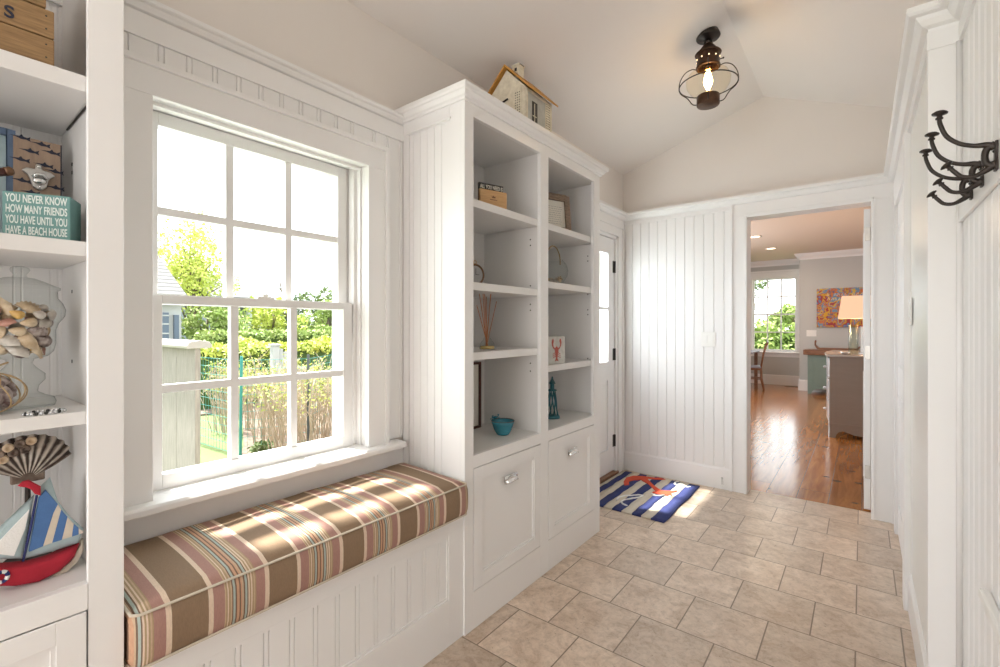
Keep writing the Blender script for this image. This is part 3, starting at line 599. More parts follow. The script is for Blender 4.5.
for p, q, lo, yc, in ((O1 + .003, O2 - .003, .158, 1.703), (O3 + .003, O4 - .003, .158, 2.277)):
    dd = shaker_door(bc, p, q, lo, .660); cup_pull(dd, XC + .001, yc, .548)

# ============================================================ LEFT STORAGE TOWER
tw = thing('storage_tower', 'white built-in shelving tower at the left edge, full height', 'bookcase', (-1.45, 0.0, 0))
TY0, TY1, TO = -0.62, 0.295, 0.236
g = G().box(t0, XC, TO, TY1, 0, 2.3).box(t0, XC, TY0, TY0 + .06, 0, 2.3).box(t0, XC, TY0 + .06, TO, 0, .12).box(t0, XC, TY0 + .06, TO, .664, .718).box(t0, XC, TY0 + .06, TO, 2.18, 2.3)
wp(tw, 'face_frame', g, 'trim', bevel=.0015)
wp(tw, 'side_panel', G().box(XW + .001, t0, TO + .018, TY1, 0, 2.3), 'cabin'); wp(tw, 'side_panel', G().box(XW + .001, t0, TY0, TY0 + .03, 0, 2.3), 'cabin')
beadboard('back_panel', (XW + .001, TY0 + .03), (XW + .001, TO + .018), .10, 2.3, .078, (1, 0), first=.062, th=.008, d=.002, parent=tw)
for z, h in ((1.775, .034), (1.427, .031), (1.071, .027)): wp(tw, 'shelf', G().box(XW + .012, XC - .024, TY0 + .031, TO + .017, z - h, z), 'cabin', bevel=.0015)
wp(tw, 'bottom_deck', G().box(XW + .012, t0 + .001, TY0 + .031, TO + .017, .693, .7185), 'cabin')
wp(tw, 'shelf_bracket', G().tube([(XC - .045, TO + .0155, 1.7385), (XC - .30, TO + .0155, 1.7385)], .0022, 6), 'iron')
for z_ in (1.64, 1.62, 1.33, 1.16): wp(tw, 'pin_hole', G().box(XC - .26, XC - .255, TO + .017, TO + .0185, z_, z_ + .008), 'dark')
dd = shaker_door(tw, -.16, TO - .003, .125, .661, st=.046); cup_pull(dd, XC + .001, .04, .56)
dd = shaker_door(tw, TY0 + .063, -.166, .125, .661); cup_pull(dd, XC + .001, -.36, .56)

# ============================================================ WINDOW BENCH AND CUSHION
bn = thing('window_bench', 'white built-in window bench with beadboard front under the striped cushion', 'bench', (-1.45, .85, 0))
fx = XC - .008; BY0, BY1 = TY1, YC
wp(bn, 'bench_top', G().box(XW, fx - .018, BY0, BY1, .47, .495), 'trim')
g = G().box(fx - .02, fx, BY0, BY0 + .07, 0, .497).box(fx - .02, fx, 1.308, BY1, 0, .497).box(fx - .02, fx, BY0 + .07, 1.308, .430, .497).box(fx - .02, fx, BY0 + .07, 1.308, 0, .181)
for a_, b_, c_, d_ in ((BY0 + .07, 1.308, .430 - .008, .430), (BY0 + .07, 1.308, .181, .189), (1.300, 1.308, .189, .422), (BY0 + .07, BY0 + .078, .189, .422)): g.box(fx - .02, fx - .004, a_, b_, c_, d_)
wp(bn, 'front_frame', g, 'trim', bevel=.0015)
beadboard('beadboard_panel', (fx - .018, BY0 + .07), (fx - .018, 1.308), .181, .43, .0723, (1, 0), first=.098 - .0, th=.010, gw=.004, d=.004, parent=bn, double=True)
wp(bn, 'wall_apron', G().box(XW, XW + .012, BY0, BY1, .495, .715), 'trim')
# cushion
cs = thing('seat_cushion', 'long striped brown, mauve and cream box cushion on the window bench', 'cushion', (-1.44, .845, .5))
def cushion():
    x0, x1, y0, y1, z0, z1 = XW + .016, -1.235, .300, 1.386, .498, .626
    nx, ny, nz = 10, 44, 5; r = .016; g = G(); pts = {}; v = []; f = []
    def P(i, j, k):
        key = (i, j, k)
        if key in pts: return pts[key]
        a, b_, c_ = i / nx, j / ny, k / nz
        x = x0 + (x1 - x0) * a; y = y0 + (y1 - y0) * b_; z = z0 + (z1 - z0) * c_
        # rounding
        cx = min(max(x, x0 + r), x1 - r); cy = min(max(y, y0 + r), y1 - r); cz = min(max(z, z0 + r * .6), z1 - r * .6)
        d = Vector((x - cx, y - cy, z - cz))
        if d.length > 1e-6:
            d = d.normalized() * r * (1 if k not in (0, nz) else .8); x, y, z = cx + d.x, cy + d.y, cz + d.z
        # crown of the foam and slight unevenness
        if k == nz: z += .012 * (1 - a) + .017 * (math.sin(math.pi * a) ** .6) * (math.sin(math.pi * b_) ** .4) + .0015 * math.sin(y * 31 + x * 9)
        if i == nx and 0 < k < nz: x += .005 * math.sin(math.pi * c_) + .0012 * math.sin(y * 40)
        pts[key] = len(v); v.append((x, y, z)); return pts[key]
    for i in range(nx):
        for j in range(ny):
            for k in (0, nz): f.append((P(i, j, k), P(i + 1, j, k), P(i + 1, j + 1, k), P(i, j + 1, k)))
    for j in range(ny):
        for k in range(nz):
            for i in (0, nx): f.append((P(i, j, k), P(i, j + 1, k), P(i, j + 1, k + 1), P(i, j, k + 1)))
    for i in range(nx):
        for k in range(nz):
            for j in (0, ny): f.append((P(i, j, k), P(i + 1, j, k), P(i + 1, j, k + 1), P(i, j, k + 1)))
    g.add(v, f); wp(cs, 'cover', g, 'stripes', smooth=True)
    for zz, off in ((z1 - .004, 1), (z0 + .006, 0)):
        loop = [(x0 + .003, y0 + .012), (x0 + .012, y0 + .003), (x1 - .014, y0 + .003), (x1 - .003, y0 + .014)]
        loop += [(x1 - .002, y0 + .02 + (y1 - y0 - .04) * t / 30) for t in range(31)]
        loop += [(x1 - .003, y1 - .014), (x1 - .014, y1 - .003), (x0 + .012, y1 - .003), (x0 + .003, y1 - .012)]
        wp(cs, 'piping', G().tube([(p[0], p[1], zz + off * .012 * (x1 - p[0]) / (x1 - x0)) for p in loop], .0032, 8, closed=True), 'creamfab', True)
cushion()

# ============================================================ THINGS ON THE LEFT TOWER
# wooden crates (top shelf)
def crate(loc, W, D, H, nb, label, letter=None):
    t = thing('wooden_crate', label, 'crate', loc, 0)
    h = H / nb
    for k in range(nb):
        mk('board', G().box(-.012, 0, -W, 0, k * h + .001, (k + 1) * h - .001), 'crate', t, bevel=.0015)
    mk('board', G().box(-D, -D + .012, -W, 0, 0, H), 'crate', t); mk('end_panel', G().box(-D + .012, -.012, -.014, -.001, 0, H), 'crate', t, bevel=.001); mk('end_panel', G().box(-D + .012, -.012, -W, -W + .013, 0, H), 'crate', t)
    mk('bottom_board', G().box(-D + .012, -.012, -W + .013, -.014, 0, .008), 'crate', t)
    for k in range(nb):
        mk('nail', G().lathe([(0, .0004), (.0017, .0004), (.0017, 0)], (0, -.012, (k + .3) * h), 8, axis=Matrix(((0, 0, 1), (1, 0, 0), (0, 1, 0)))), 'dark', t); mk('nail', G().lathe([(0, .0004), (.0017, .0004), (.0017, 0)], (0, -.012, (k + .75) * h), 8, axis=Matrix(((0, 0, 1), (1, 0, 0), (0, 1, 0)))), 'dark', t)
    if letter: text_mesh('lettering', letter, .032, 'inkblue', t, (.0008, -.0565, h + .013), (R(90), 0, R(90)), align='RIGHT', bold=.0006)
    return t
crate((-1.30, .190, 1.7755), .40, .22, .115, 2, 'brown wooden crate stamped with a dark letter, bottom of the stack', 'S')
crate((-1.30, .178, 1.8915), .38, .20, .13, 2, 'brown wooden crate on top of the lettered crate')
# teal box sign
ts = thing('box_sign', 'teal box sign with white lettering about friends and a beach house', 'sign', (-1.31, .216, 1.4272), R(-25))
mk('sign_box', G().box(-.066, 0, -.104, 0, 0, .094), 'tealsign', ts, bevel=.002)
for i, s in enumerate(['YOU NEVER KNOW', 'HOW MANY FRIENDS', 'YOU HAVE UNTIL YOU', 'HAVE A BEACH HOUSE']):
    o = text_mesh('lettering', s, .0225, 'signwhite', ts, (.0004, -.099, .0735 - i * .0215), (R(90), 0, R(90)), bold=.0004)
    wdt = max(v.co.x for v in o.data.vertices); k = .094 / wdt
    for v in o.data.vertices: v.co.x *= k
# bottle opener plaque
pl = thing('bottle_opener_plaque', 'wooden plaque with navy fish and a metal bottle opener, behind the teal sign', 'bottle opener', (-1.50, .152, 1.4272), 0)
mk('plaque', G().box(-.014, 0, 0, .078, 0, .252), 'plaquewood', pl, bevel=.001)
mk('plaque_edge', G().box(-.014, -.001, .078, .0805, 0, .252), 'inkblue', pl)
def fish(y, z, k=1.3):
    pts = [(-.014, .001), (-.006, .0), (0, -.0025), (.007, -.002), (.012, -.004), (.011, .0), (.012, .004), (.007, .001), (.003, .0025), (.001, .006), (-.002, .0025)]
    mk('fish_print', G().prism([(y + a_ * k, z + b_ * k) for a_, b_ in pts], lambda u, v_, w_: (w_, u, v_), -.0002, .0006), 'inkblue', pl)
for y, z in ((.012, .249), (.045, .243), (.062, .229), (.026, .222), (.011, .199), (.050, .196), (.068, .186), (.013, .152), (.069, .148), (.028, .128), (.066, .108), (.012, .105)): fish(y, z)
g = G().prism([(a_, b_ + .012) for a_, b_ in [(.012, .163), (.020, .170), (.034, .170), (.036, .182), (.044, .182), (.046, .170), (.060, .168), (.068, .161), (.060, .155), (.056, .148), (.053, .132), (.046, .124), (.038, .124), (.030, .130), (.026, .146), (.022, .155)]], lambda u, v_, w_: (w_, u, v_), 0, .010)
mk('opener', g, 'steel', pl, bevel=.002)
mk('opener_lip', G().tube([(.012, .030, .162), (.016, .036, .169), (.016, .046, .169), (.012, .053, .162)], .004).sphere((.012, .041, .155), .006, .012, .008), 'chrome', pl, True)
mk('screw', G().sphere((.010, .040, .188), .004), 'chrome', pl, True); mk('screw', G().sphere((.010, .042, .142), .003), 'chrome', pl, True)
# blue picture frame
bf = thing('picture_frame', 'blue-framed picture at the left edge beside the plaque', 'picture frame', (-1.52, -.012, 1.4272))
mk('frame', G().box(0, .018, .168 - .014, .168 + .0, 0, .262).box(0, .018, 0, .014, 0, .262).box(0, .018, .014, .154, .248, .262).box(0, .018, .014, .154, 0, .014), 'bluefr', bf, bevel=.001)
mk('picture', G().box(.002, .008, .014, .154, .014, .248), 'palebluefab', bf)
# brass and copper rod
cr_ = thing('decorative_rod', 'reddish rod with a metal tip poking in at the left edge above the teal sign', 'ornament', (-1.40, .114, 1.4272))
mk('stand', G().lathe([(.028, 0), (.028, .006), (.006, .012), (.005, .13), (0, .13)], (0, -.02, 0), 16), 'brass', cr_, True)
mk('rod', G().tube([(0, -.06, .115), (0, .018, .143)], .0085, 12), 'redwood', cr_, True); mk('ferrule', G().tube([(0, .016, .1425), (0, .020, .144), (0, .024, .1455), (0, .029, .147)], [.0095, .009, .0095, .006], 12), 'clockcase', cr_, True)

# glass jar of shells
JX, JY, JZ = -1.45, .157, 1.0712
jar = thing('apothecary_jar', 'footed clear glass jar with a domed lid, filled with seashells', 'jar', (JX, JY, JZ))
jp0 = [(0, .002), (.056, .002), (.058, .010), (.055, .018), (.040, .024), (.028, .032), (.030, .044), (.040, .056), (.040, .068), (.027, .080), (.022, .090), (.026, .099), (.050, .104), (.062, .114), (.066, .130), (.066, .158), (.071, .172), (.083, .186), (.085, .200), (.079, .214), (.070, .224), (.069, .238), (.071, .240)]
jp = [(r_ * (1 if h < .09 else .87), h * 1.075) for r_, h in jp0]
mk('bowl', G().lathe(jp, (0, 0, 0), 40), 'jarglass', jar, True)
lp = [(.070, .2405), (.075, .242), (.075, .247), (.068, .250), (.045, .261), (.028, .268), (.014, .270), (.011, .276), (.016, .283), (.0185, .288), (.016, .2935), (.008, .2965), (0, .297)]
lp = [(r, h * 1.0) for r, h in lp]
lp = [(r * .87, .2585 + (h - .2405) * .90) for r, h in lp]
mk('lid', G().lathe(lp, (0, 0, 0), 40), 'jarglass', jar, True)
def shell_mesh(kind, s):
    g = G()
    if kind == 'fan':
        n, m = 18, 6; v = []; f = []
        for j in range(m + 1):
            for i in range(n + 1):
                a_ = R(-75 + 150 * i / n); r_ = s * j / m * (1 + .05 * math.cos(i * math.pi)); v.append((r_ * math.sin(a_), r_ * math.cos(a_) - s * .5, s * .38 * math.sin(math.pi * (j / m) ** .7) * math.cos(a_ * .8) + .04 * s * math.cos(i * math.pi) * j / m))
        for j in range(m):
            for i in range(n): f.append((j * (n + 1) + i, j * (n + 1) + i + 1, (j + 1) * (n + 1) + i + 1, (j + 1) * (n + 1) + i))
        k = len(v); v += [(p[0], p[1], p[2] - .06 * s) for p in v]; f += [tuple(q + k for q in reversed(t)) for t in f]
        g.add(v, f)
    else:
        n = 14; pr = []
        for j in range(15):
            t = j / 14; r_ = s * .52 * (math.sin(math.pi * t ** .62)) ** .8 * (1 + .07 * math.sin(t * 40)); pr.append((max(r_, .0001), (t - .5) * s * 1.45))
        g.lathe(pr, (0, 0, 0), n)
    return g
shell_src = []
kinds = [('fan', 'shellwhite', .025), ('cone', 'shellspot', .027), ('fan', 'shellcream', .026), ('cone', 'shellyellow', .018), ('fan', 'shellpink', .018), ('cone', 'shellcream', .020), ('cone', 'shellwhite', .017)]
meshes = []
for kd, mt, s in kinds:
    o = mk('seashell', shell_mesh(kd, s), mt, None, True); meshes.append(o)
SL = {'shellwhite': 'whitish seashell', 'shellspot': 'dark-speckled cone seashell', 'shellcream': 'cream and brown seashell', 'shellyellow': 'yellow-orange seashell', 'shellpink': 'small pink seashell'}
used = set(); cnt = 0
def put_shell(idx, loc, rot, group, where, sc_=1.0):
    src = meshes[idx]
    if idx in used: o = src.copy(); COL.objects.link(o)
    else: o = src; used.add(idx)
    o.location = loc; o.rotation_euler = rot; o.scale = (sc_,) * 3; tag(o, SL[src.data.materials[0].name] + ' ' + where, 'seashell', group); return o
order = [0, 2, 4, 3, 6, 0, 5, 2, 1, 0, 3, 4, 2, 6, 0, 5, 1, 2, 0, 3, 6, 1, 2, 5, 0, 1, 4, 3]
k = 0
for lev, (z, rr, n) in enumerate(((.128, .034, 7), (.148, .038, 8), (.168, .039, 8), (.186, .043, 8), (.204, .050, 9), (.218, .036, 6))):
    for i in range(n):
        a_ = 2 * math.pi * (i + .5 * (lev % 2)) / n - .2
        idx = order[k % len(order)]; k += 1
        yw = random.uniform(-.4, .4)
        rot = Matrix.Rotation(a_, 3, 'Z') @ Matrix.Rotation(R(78), 3, 'Y') @ Matrix.Rotation(random.uniform(0, 6.28), 3, 'Z')
        if idx in (1, 3, 5, 6): rot = Matrix.Rotation(a_, 3, 'Z') @ Matrix.Rotation(R(90) + random.uniform(-.5, .5), 3, 'X')
        put_shell(idx, (JX + rr * math.cos(a_), JY + rr * math.sin(a_), JZ + z), rot.to_euler(), 'seashells inside the footed glass jar', 'inside the footed glass jar')
for i, idx in enumerate((1, 2, 0, 5)): put_shell(idx, (JX + .018 * math.cos(i * 1.6), JY + .018 * math.sin(i * 1.6), JZ + .128 + i * .022), (i, i * 2, 1), 'seashells inside the footed glass jar', 'inside the footed glass jar')
# net bundle of shells
nb = thing('netted_shell_bundle', 'bundle of brown shells wrapped in tan rope net on the shelf', 'decoration', (-1.385, .105, 1.0712))
g = G()
for i in range(46):
    a_, b_ = random.uniform(0, 6.28), random.uniform(0, 3.14); r_ = .034
    g.sphere((r_ * 1.1 * math.sin(b_) * math.cos(a_), r_ * 1.3 * math.sin(b_) * math.sin(a_), .040 + r_ * math.cos(b_) * .85), random.uniform(.007, .013), random.uniform(.007, .012), random.uniform(.005, .009), 8, 5, rot=Matrix.Rotation(a_, 3, 'Z') @ Matrix.Rotation(b_, 3, 'X'))
g.sphere((0, 0, .036), .03, .036, .03)
mk('shell_cluster', g, 'shellspot', nb, True)
for i in range(12):
    pts = []
    for j in range(17):
        t = math.pi * j / 16; a_ = 2 * math.pi * i / 12 + (1.2 if i % 2 else -1.2) * (j / 16); pts.append((.046 * math.sin(t) * math.cos(a_), .056 * math.sin(t) * math.sin(a_), .043 - .041 * math.cos(t)))
    mk('net_cord', G().tube(pts, .0014, 5), 'rope', nb, True)
mk('net_knot', G().sphere((0, -.0, .086), .007, .007, .006).tube([(0, 0, .086), (.01, .012, .098), (.0, .028, .104)], .002, 5), 'rope', nb, True)
# bead bracelet
br_ = thing('bead_bracelet', 'grey and black bead bracelet lying on the shelf in front of the jar', 'bracelet', (-1.318, .178, 1.0712))
for i in range(26):
    a_ = 2 * math.pi * i / 26
    mk('bead', G().sphere((.018 * math.cos(a_), .030 * math.sin(a_), .0032), .0033, n=8, m=6), 'dark' if i % 3 == 0 else 'silver', br_, True)

# sailboat pillow
def puff(poly, x, d, name, m, parent, steps=4, squash=1.0):
    """stuffed flat shape: polygon in (y,z) at plane x, depth d"""
    n = len(poly); P = [Vector(p) for p in poly]; c = sum(P, Vector((0, 0))) / n; g = G(); v = []; f = []
    rings = [(1.0, 0.0)] + [(1 - .30 * (k / steps) ** 1.6, math.sin(math.pi / 2 * k / steps)) for k in range(1, steps + 1)]
    for sgn in (1, -1):
        o = len(v)
        for s_, h in rings:
            for p in P: q = c + (p - c) * s_; v.append((x + sgn * d * h, q.x, q.y))
        v.append((x + sgn * d * 1.06, c.x, c.y)); ci = len(v) - 1
        for k in range(steps):
            for i in range(n):
                a0_, a1_ = o + k * n + i, o + k * n + (i + 1) % n; b0, b1 = a0_ + n, a1_ + n; f.append((a0_, a1_, b1, b0))
        for i in range(n): f.append((o + steps * n + i, o + steps * n + (i + 1) % n, ci))
    g.add(v, f); return wp(parent, name, g, m, True)
sb = thing('sailboat_pillow', 'stuffed fabric sailboat with red hull and blue striped sail', 'pillow', (-1.37, .12, .7187))
puff([(0.079, 0.789), (0.118, 0.773), (0.16, 0.762), (0.198, 0.762), (0.239, 0.772), (0.232, 0.748), (0.209, 0.726), (0.175, 0.717), (0.139, 0.723), (0.105, 0.738), (0.079, 0.755)], -1.36, .020, 'hull', 'redfab', sb)
puff([(0.187, 0.716), (0.215, 0.728), (0.236, 0.751), (0.241, 0.771), (0.247, 0.778), (0.247, 0.754), (0.237, 0.731), (0.215, 0.713), (0.196, 0.708)], -1.368, .014, 'hull_side', 'creamfab', sb)
puff([(0.152, 0.769), (0.171, 0.899), (0.18, 0.915), (0.193, 0.928), (0.205, 0.874), (0.225, 0.833), (0.247, 0.8), (0.238, 0.77), (0.193, 0.768)], -1.366, .014, 'sail', 'palebluefab', sb)
puff([(0.089, 0.794), (0.089, 0.833), (0.118, 0.844), (0.169, 0.897), (0.152, 0.77)], -1.366, .014, 'jib', 'palebluefab', sb)
def patch(poly, name, m, x=-1.350, d=.0012):
    return wp(sb, name, G().prism(poly, lambda u, v_, w_: (w_, u, v_), x - .006, x + d), m, bevel=.0008)
patch([(0.159, 0.786), (0.174, 0.893), (0.184, 0.907), (0.203, 0.871), (0.196, 0.855), (0.18, 0.79)], 'sail_stripe', 'bluefab')
patch([(0.18, 0.79), (0.196, 0.855), (0.203, 0.871), (0.208, 0.858), (0.194, 0.792)], 'sail_stripe', 'creamfab')
patch([(0.194, 0.792), (0.208, 0.858), (0.218, 0.839), (0.209, 0.793)], 'sail_stripe', 'bluefab')
patch([(0.209, 0.793), (0.218, 0.839), (0.228, 0.821), (0.225, 0.794)], 'sail_stripe', 'creamfab')
patch([(0.225, 0.794), (0.228, 0.821), (0.236, 0.809), (0.236, 0.795)], 'sail_stripe', 'bluefab')
patch([(0.236, 0.795), (0.236, 0.809), (0.244, 0.798), (0.242, 0.795)], 'sail_stripe', 'creamfab')
patch([(0.099, 0.808), (0.099, 0.819), (0.118, 0.824), (0.16, 0.873), (0.154, 0.836), (0.138, 0.786)], 'jib_patch', 'whitefab')
wp(sb, 'mast', G().tube([(-1.3505, 0.151, 0.77), (-1.3485, 0.162, 0.837), (-1.3505, 0.171, 0.899)], .0022, 6), 'navyfab', True)
puff([(0.143, 0.926), (0.15, 0.933), (0.159, 0.934), (0.177, 0.916), (0.177, 0.896), (0.168, 0.902), (0.162, 0.914), (0.154, 0.921)], -1.352, .007, 'flag', 'redfab', sb)
ry_, rz_ = 0.12, 0.755
for k_ in range(8): wp(sb, 'life_ring', G().tube([(-1.3385, ry_ + .008 * math.cos(t), rz_ + .010 * math.sin(t)) for t in [k_ * math.pi / 4 + q * .2 for q in range(5)]], .0036, 8), 'whitefab' if k_ % 2 else 'navyfab', True)
# scallop shell dish on its stand
ss = thing('scallop_shell', 'large dark brown ribbed scallop shell standing behind the sailboat pillow', 'shell', (-1.50, .175, .7187))
def ribmat():
    m = mat('ribbedshell', (.3, .2, .15), .32); nt = m.node_tree; b = nt.nodes['Principled BSDF']; tc = _n(nt, 'ShaderNodeTexCoord'); sp = _n(nt, 'ShaderNodeSeparateXYZ'); nt.links.new(tc.outputs['Object'], sp.inputs[0])
    z_ = _n(nt, 'ShaderNodeMath', operation='SUBTRACT'); z_.inputs[1].default_value = .182; nt.links.new(sp.outputs['Z'], z_.inputs[0])
    at = _n(nt, 'ShaderNodeMath', operation='ARCTAN2'); nt.links.new(sp.outputs['Y'], at.inputs[0]); nt.links.new(z_.outputs[0], at.inputs[1])
    k_ = _n(nt, 'ShaderNodeMath', operation='MULTIPLY'); k_.inputs[1].default_value = 30.0; nt.links.new(at.outputs[0], k_.inputs[0]); sn = _n(nt, 'ShaderNodeMath', operation='SINE'); nt.links.new(k_.outputs[0], sn.inputs[0])
    no = _n(nt, 'ShaderNodeTexNoise', Scale=60.0, Detail=4.0); nt.links.new(tc.outputs['Object'], no.inputs['Vector']); ad = _n(nt, 'ShaderNodeMath', operation='MULTIPLY_ADD'); ad.inputs[1].default_value = .35; nt.links.new(sn.outputs[0], ad.inputs[0]); nt.links.new(no.outputs['Fac'], ad.inputs[2])
    cr = _n(nt, 'ShaderNodeValToRGB'); e = cr.color_ramp.elements; e[0].position = .3; e[0].color = (.045, .025, .018, 1); e[1].position = .85; e[1].color = (.52, .45, .38, 1); nt.links.new(ad.outputs[0], cr.inputs[0]); nt.links.new(cr.outputs[0], b.inputs['Base Color']); return m
def scallop():
    n, m = 56, 10; v = []; f = []
    for j in range(m + 1):
        for i in range(n + 1):
            u = i / n; a_ = R(-61 + 122 * u); t = j / m; rib = math.cos(u * 11 * 2 * math.pi)
            r_ = (.016 + .084 * t) * (1 - .16 * (abs(a_) / R(61)) ** 3) * (1 + .018 * rib * t)
            v.append((.020 * math.sin(math.pi * (.15 + .75 * t)) * math.cos(a_ * .7) + .0045 * rib * t - .01 * t, r_ * math.sin(a_), .182 + r_ * math.cos(a_)))
    for j in range(m):
        for i in range(n): f.append((j * (n + 1) + i, j * (n + 1) + i + 1, (j + 1) * (n + 1) + i + 1, (j + 1) * (n + 1) + i))
    k = len(v); v2 = [(p[0] - .004, p[1], p[2]) for p in v]; g = G().add(v + v2, f + [tuple(q + k for q in reversed(t)) for t in f])
    mk('fan', g, ribmat(), ss, True)
    mk('hinge_ears', G().box(-.004, .006, -.028, .028, .176, .198), 'shellbrown', ss, bevel=.003)
    for i, (y, z) in enumerate(((-.046, .250), (-.032, .262), (-.014, .268), (.004, .271), (-.024, .250), (-.040, .238), (-.006, .254), (-.054, .236))):
        mk('barnacle', G().lathe([(.010, 0), (.009, .004), (.006, .006), (.003, .002), (0, .001)], (.014, y, z), 12, axis=Matrix(((0, 0, 1), (1, 0, 0), (0, 1, 0)))), 'shellcream' if i % 2 else 'shellbrown', ss, True)
    mk('stand', G().tube([(0, 0, 0), (0, 0, .178)], .005).lathe([(0, .004), (.04, .004), (.04, 0)], (0, 0, 0), 20).tube([(0, -.02, .18), (0, .02, .18)], .004), 'iron', ss)
scallop()

# ============================================================ THINGS ON THE BOOKCASE
S1 = 1.7852
bs = thing('quote_sign', 'small black sign with white lettering behind the pale wood block', 'sign', (-1.400, 1.640, S1), R(-18))
mk('board', G().box(-.012, 0, 0, .138, 0, .134), 'blacksign', bs, bevel=.002)
for i, s in enumerate(('ALL YOU NEED IS', 'LOVE AND A BEACH')):
    o = text_mesh('lettering', s, .026, 'paper', bs, (.0006, .006, .108 - i * .026), (R(90), 0, R(90)), bold=.0005); wd = max(v.co.x for v in o.data.vertices)
    for v in o.data.vertices: v.co.x *= .126 / wd
wb = thing('wooden_block', 'pale wood block with a small dark crown stamp on the upper shelf', 'block', (-1.380, 1.625, S1), R(-18))
mk('block', G().box(-.016, 0, 0, .150, 0, .098), 'lightwood', wb, bevel=.003)
mk('stamp', G().prism([(.065, .062), (.063, .071), (.069, .067), (.074, .074), (.079, .067), (.085, .071), (.083, .062)], lambda u, v_, w_: (w_, u, v_), 0, .0006).box(0, .0006, .054, .094, .052, .055), 'walnut', wb)
# clock
ck = thing('table_clock', 'round brass table clock half hidden behind the bookcase frame', 'clock', (-1.40, 1.612, 1.4352), R(-12))
ax = Matrix(((0, 0, 1), (1, 0, 0), (0, 1, 0)))
mk('case', G().lathe([(0, -.012), (.046, -.012), (.050, -.004), (.050, .006), (.045, .010), (.041, .008), (.041, .004), (0, .004)], (0, 0, .050), 32, axis=ax), 'clockcase', ck, True)
mk('clock_face', G().lathe([(0, .0052), (.040, .0052)], (0, 0, .050), 32, axis=ax), 'clockface', ck)
mk('clock_hands', G().box(.0056, .0066, -.001, .001, .050, .078).box(.0056, .0066, 0, .020, .049, .051), 'dark', ck)
mk('ring', G().tube([(0, .008 * math.cos(t * .628), .107 + .008 * math.sin(t * .628)) for t in range(10)], .0018, 6, closed=True), 'brass', ck, True)
# reed diffuser
rd = thing('reed_diffuser', 'glass reed diffuser bottle with brown reeds on the middle shelf', 'diffuser', (-1.40, 1.70, 1.1392))
mk('bottle', G().lathe([(0, .001), (.036, .001), (.038, .006), (.032, .030), (.014, .056), (.011, .062), (.011, .074), (.0125, .076)], (0, 0, 0), 20), 'jarglass', rd, True)
mk('oil', G().lathe([(0, .003), (.033, .003), (.034, .008), (.032, .016), (0, .016)], (0, 0, 0), 20), 'oil', rd, True)
for i, (a_, b_) in enumerate(((-.085, .180), (-.06, .235), (-.028, .250), (-.010, .258), (.012, .255), (.022, .245), (.070, .205), (.004, .225))):
    mk('reed', G().tube([(-.004 * (i % 3), -a_ * .12, .006), (.012 - .007 * (i % 4), a_ * 1.05, b_ + .025)], .0019, 5), 'reed', rd)
# frame at the back of the lower bay
f1 = thing('picture_frame', 'dark red-brown framed picture leaning in the lower left bay', 'picture frame', (-1.60, 1.625, .7162))
mk('frame', G().box(0, .016, 0, .012, 0, .345).box(0, .016, .238, .250, 0, .345).box(0, .016, .012, .238, .333, .345).box(0, .016, .012, .238, 0, .012), 'redwood', f1, bevel=.001)
mk('picture', G().box(.002, .006, .012, .238, .012, .333), 'paper', f1)
# teal bowl
bw = thing('teal_bowl', 'small turquoise glazed bowl with a crab on its rim', 'bowl', (-1.395, 1.815, .7162))
mk('bowl', G().lathe([(0, .003), (.026, .003), (.028, 0), (.031, .003), (.044, .025), (.053, .052), (.058, .068), (.0555, .068), (.050, .052), (.041, .027), (.028, .008), (0, .007)], (0, 0, 0), 32), 'tealglaze', bw, True)
mk('rim', G().tube([(.0568 * math.cos(t * .2618), .0568 * math.sin(t * .2618), .0685) for t in range(24)], .0018, 6, closed=True), 'bronze', bw, True)
cg = G().sphere((-.050, .0, .078), .008, .016, .006)
for s_ in (-1, 1):
    cg.tube([(-.050, s_ * .012, .078), (-.048, s_ * .024, .082), (-.046, s_ * .026, .088)], .0022, 6).sphere((-.046, s_ * .022, .089), .004, .006, .003)
    for q in (-.006, 0, .006): cg.tube([(-.05 + q, s_ * .012, .077), (-.05 + q * 1.5, s_ * .022, .075), (-.05 + q * 1.5, s_ * .028, .068)], .0013, 5)
mk('crab', cg, 'tealglaze', bw, True)
# framed print, upper right bay
f2 = thing('picture_frame', 'weathered brown frame with a cream print on the upper right shelf', 'picture frame', (-1.335, 2.395, 1.7852), R(-20))
f2.rotation_euler = (0, R(-6), R(-22))
fw, fh, ft = .27, .225, .034
mk('frame', G().box(-.02, .004, -ft, 0, 0, fh).box(-.02, .004, -fw, -fw + ft, 0, fh).box(-.02, .004, -fw + ft, -ft, fh - ft, fh).box(-.02, .004, -fw + ft, -ft, 0, ft), 'driftwood', f2, bevel=.004)
mk('mat_board', G().box(-.016, -.010, -fw + ft, -ft, ft, fh - ft), 'paper', f2)
g = G()
for i in range(9):
    y = -fw + ft + .035
    while y < -ft - .03:
        L_ = random.uniform(.006, .02); g.box(-.010, -.0096, y, y + L_, ft + .02 + i * .0125, ft + .0225 + i * .0125); y += L_ + .005
mk('print_lines', g, 'clockface', f2)
mk('easel_back', G().box(-.024, -.020, -fw * .55, -fw * .45, 0.0, fh * .7), 'dark', f2)
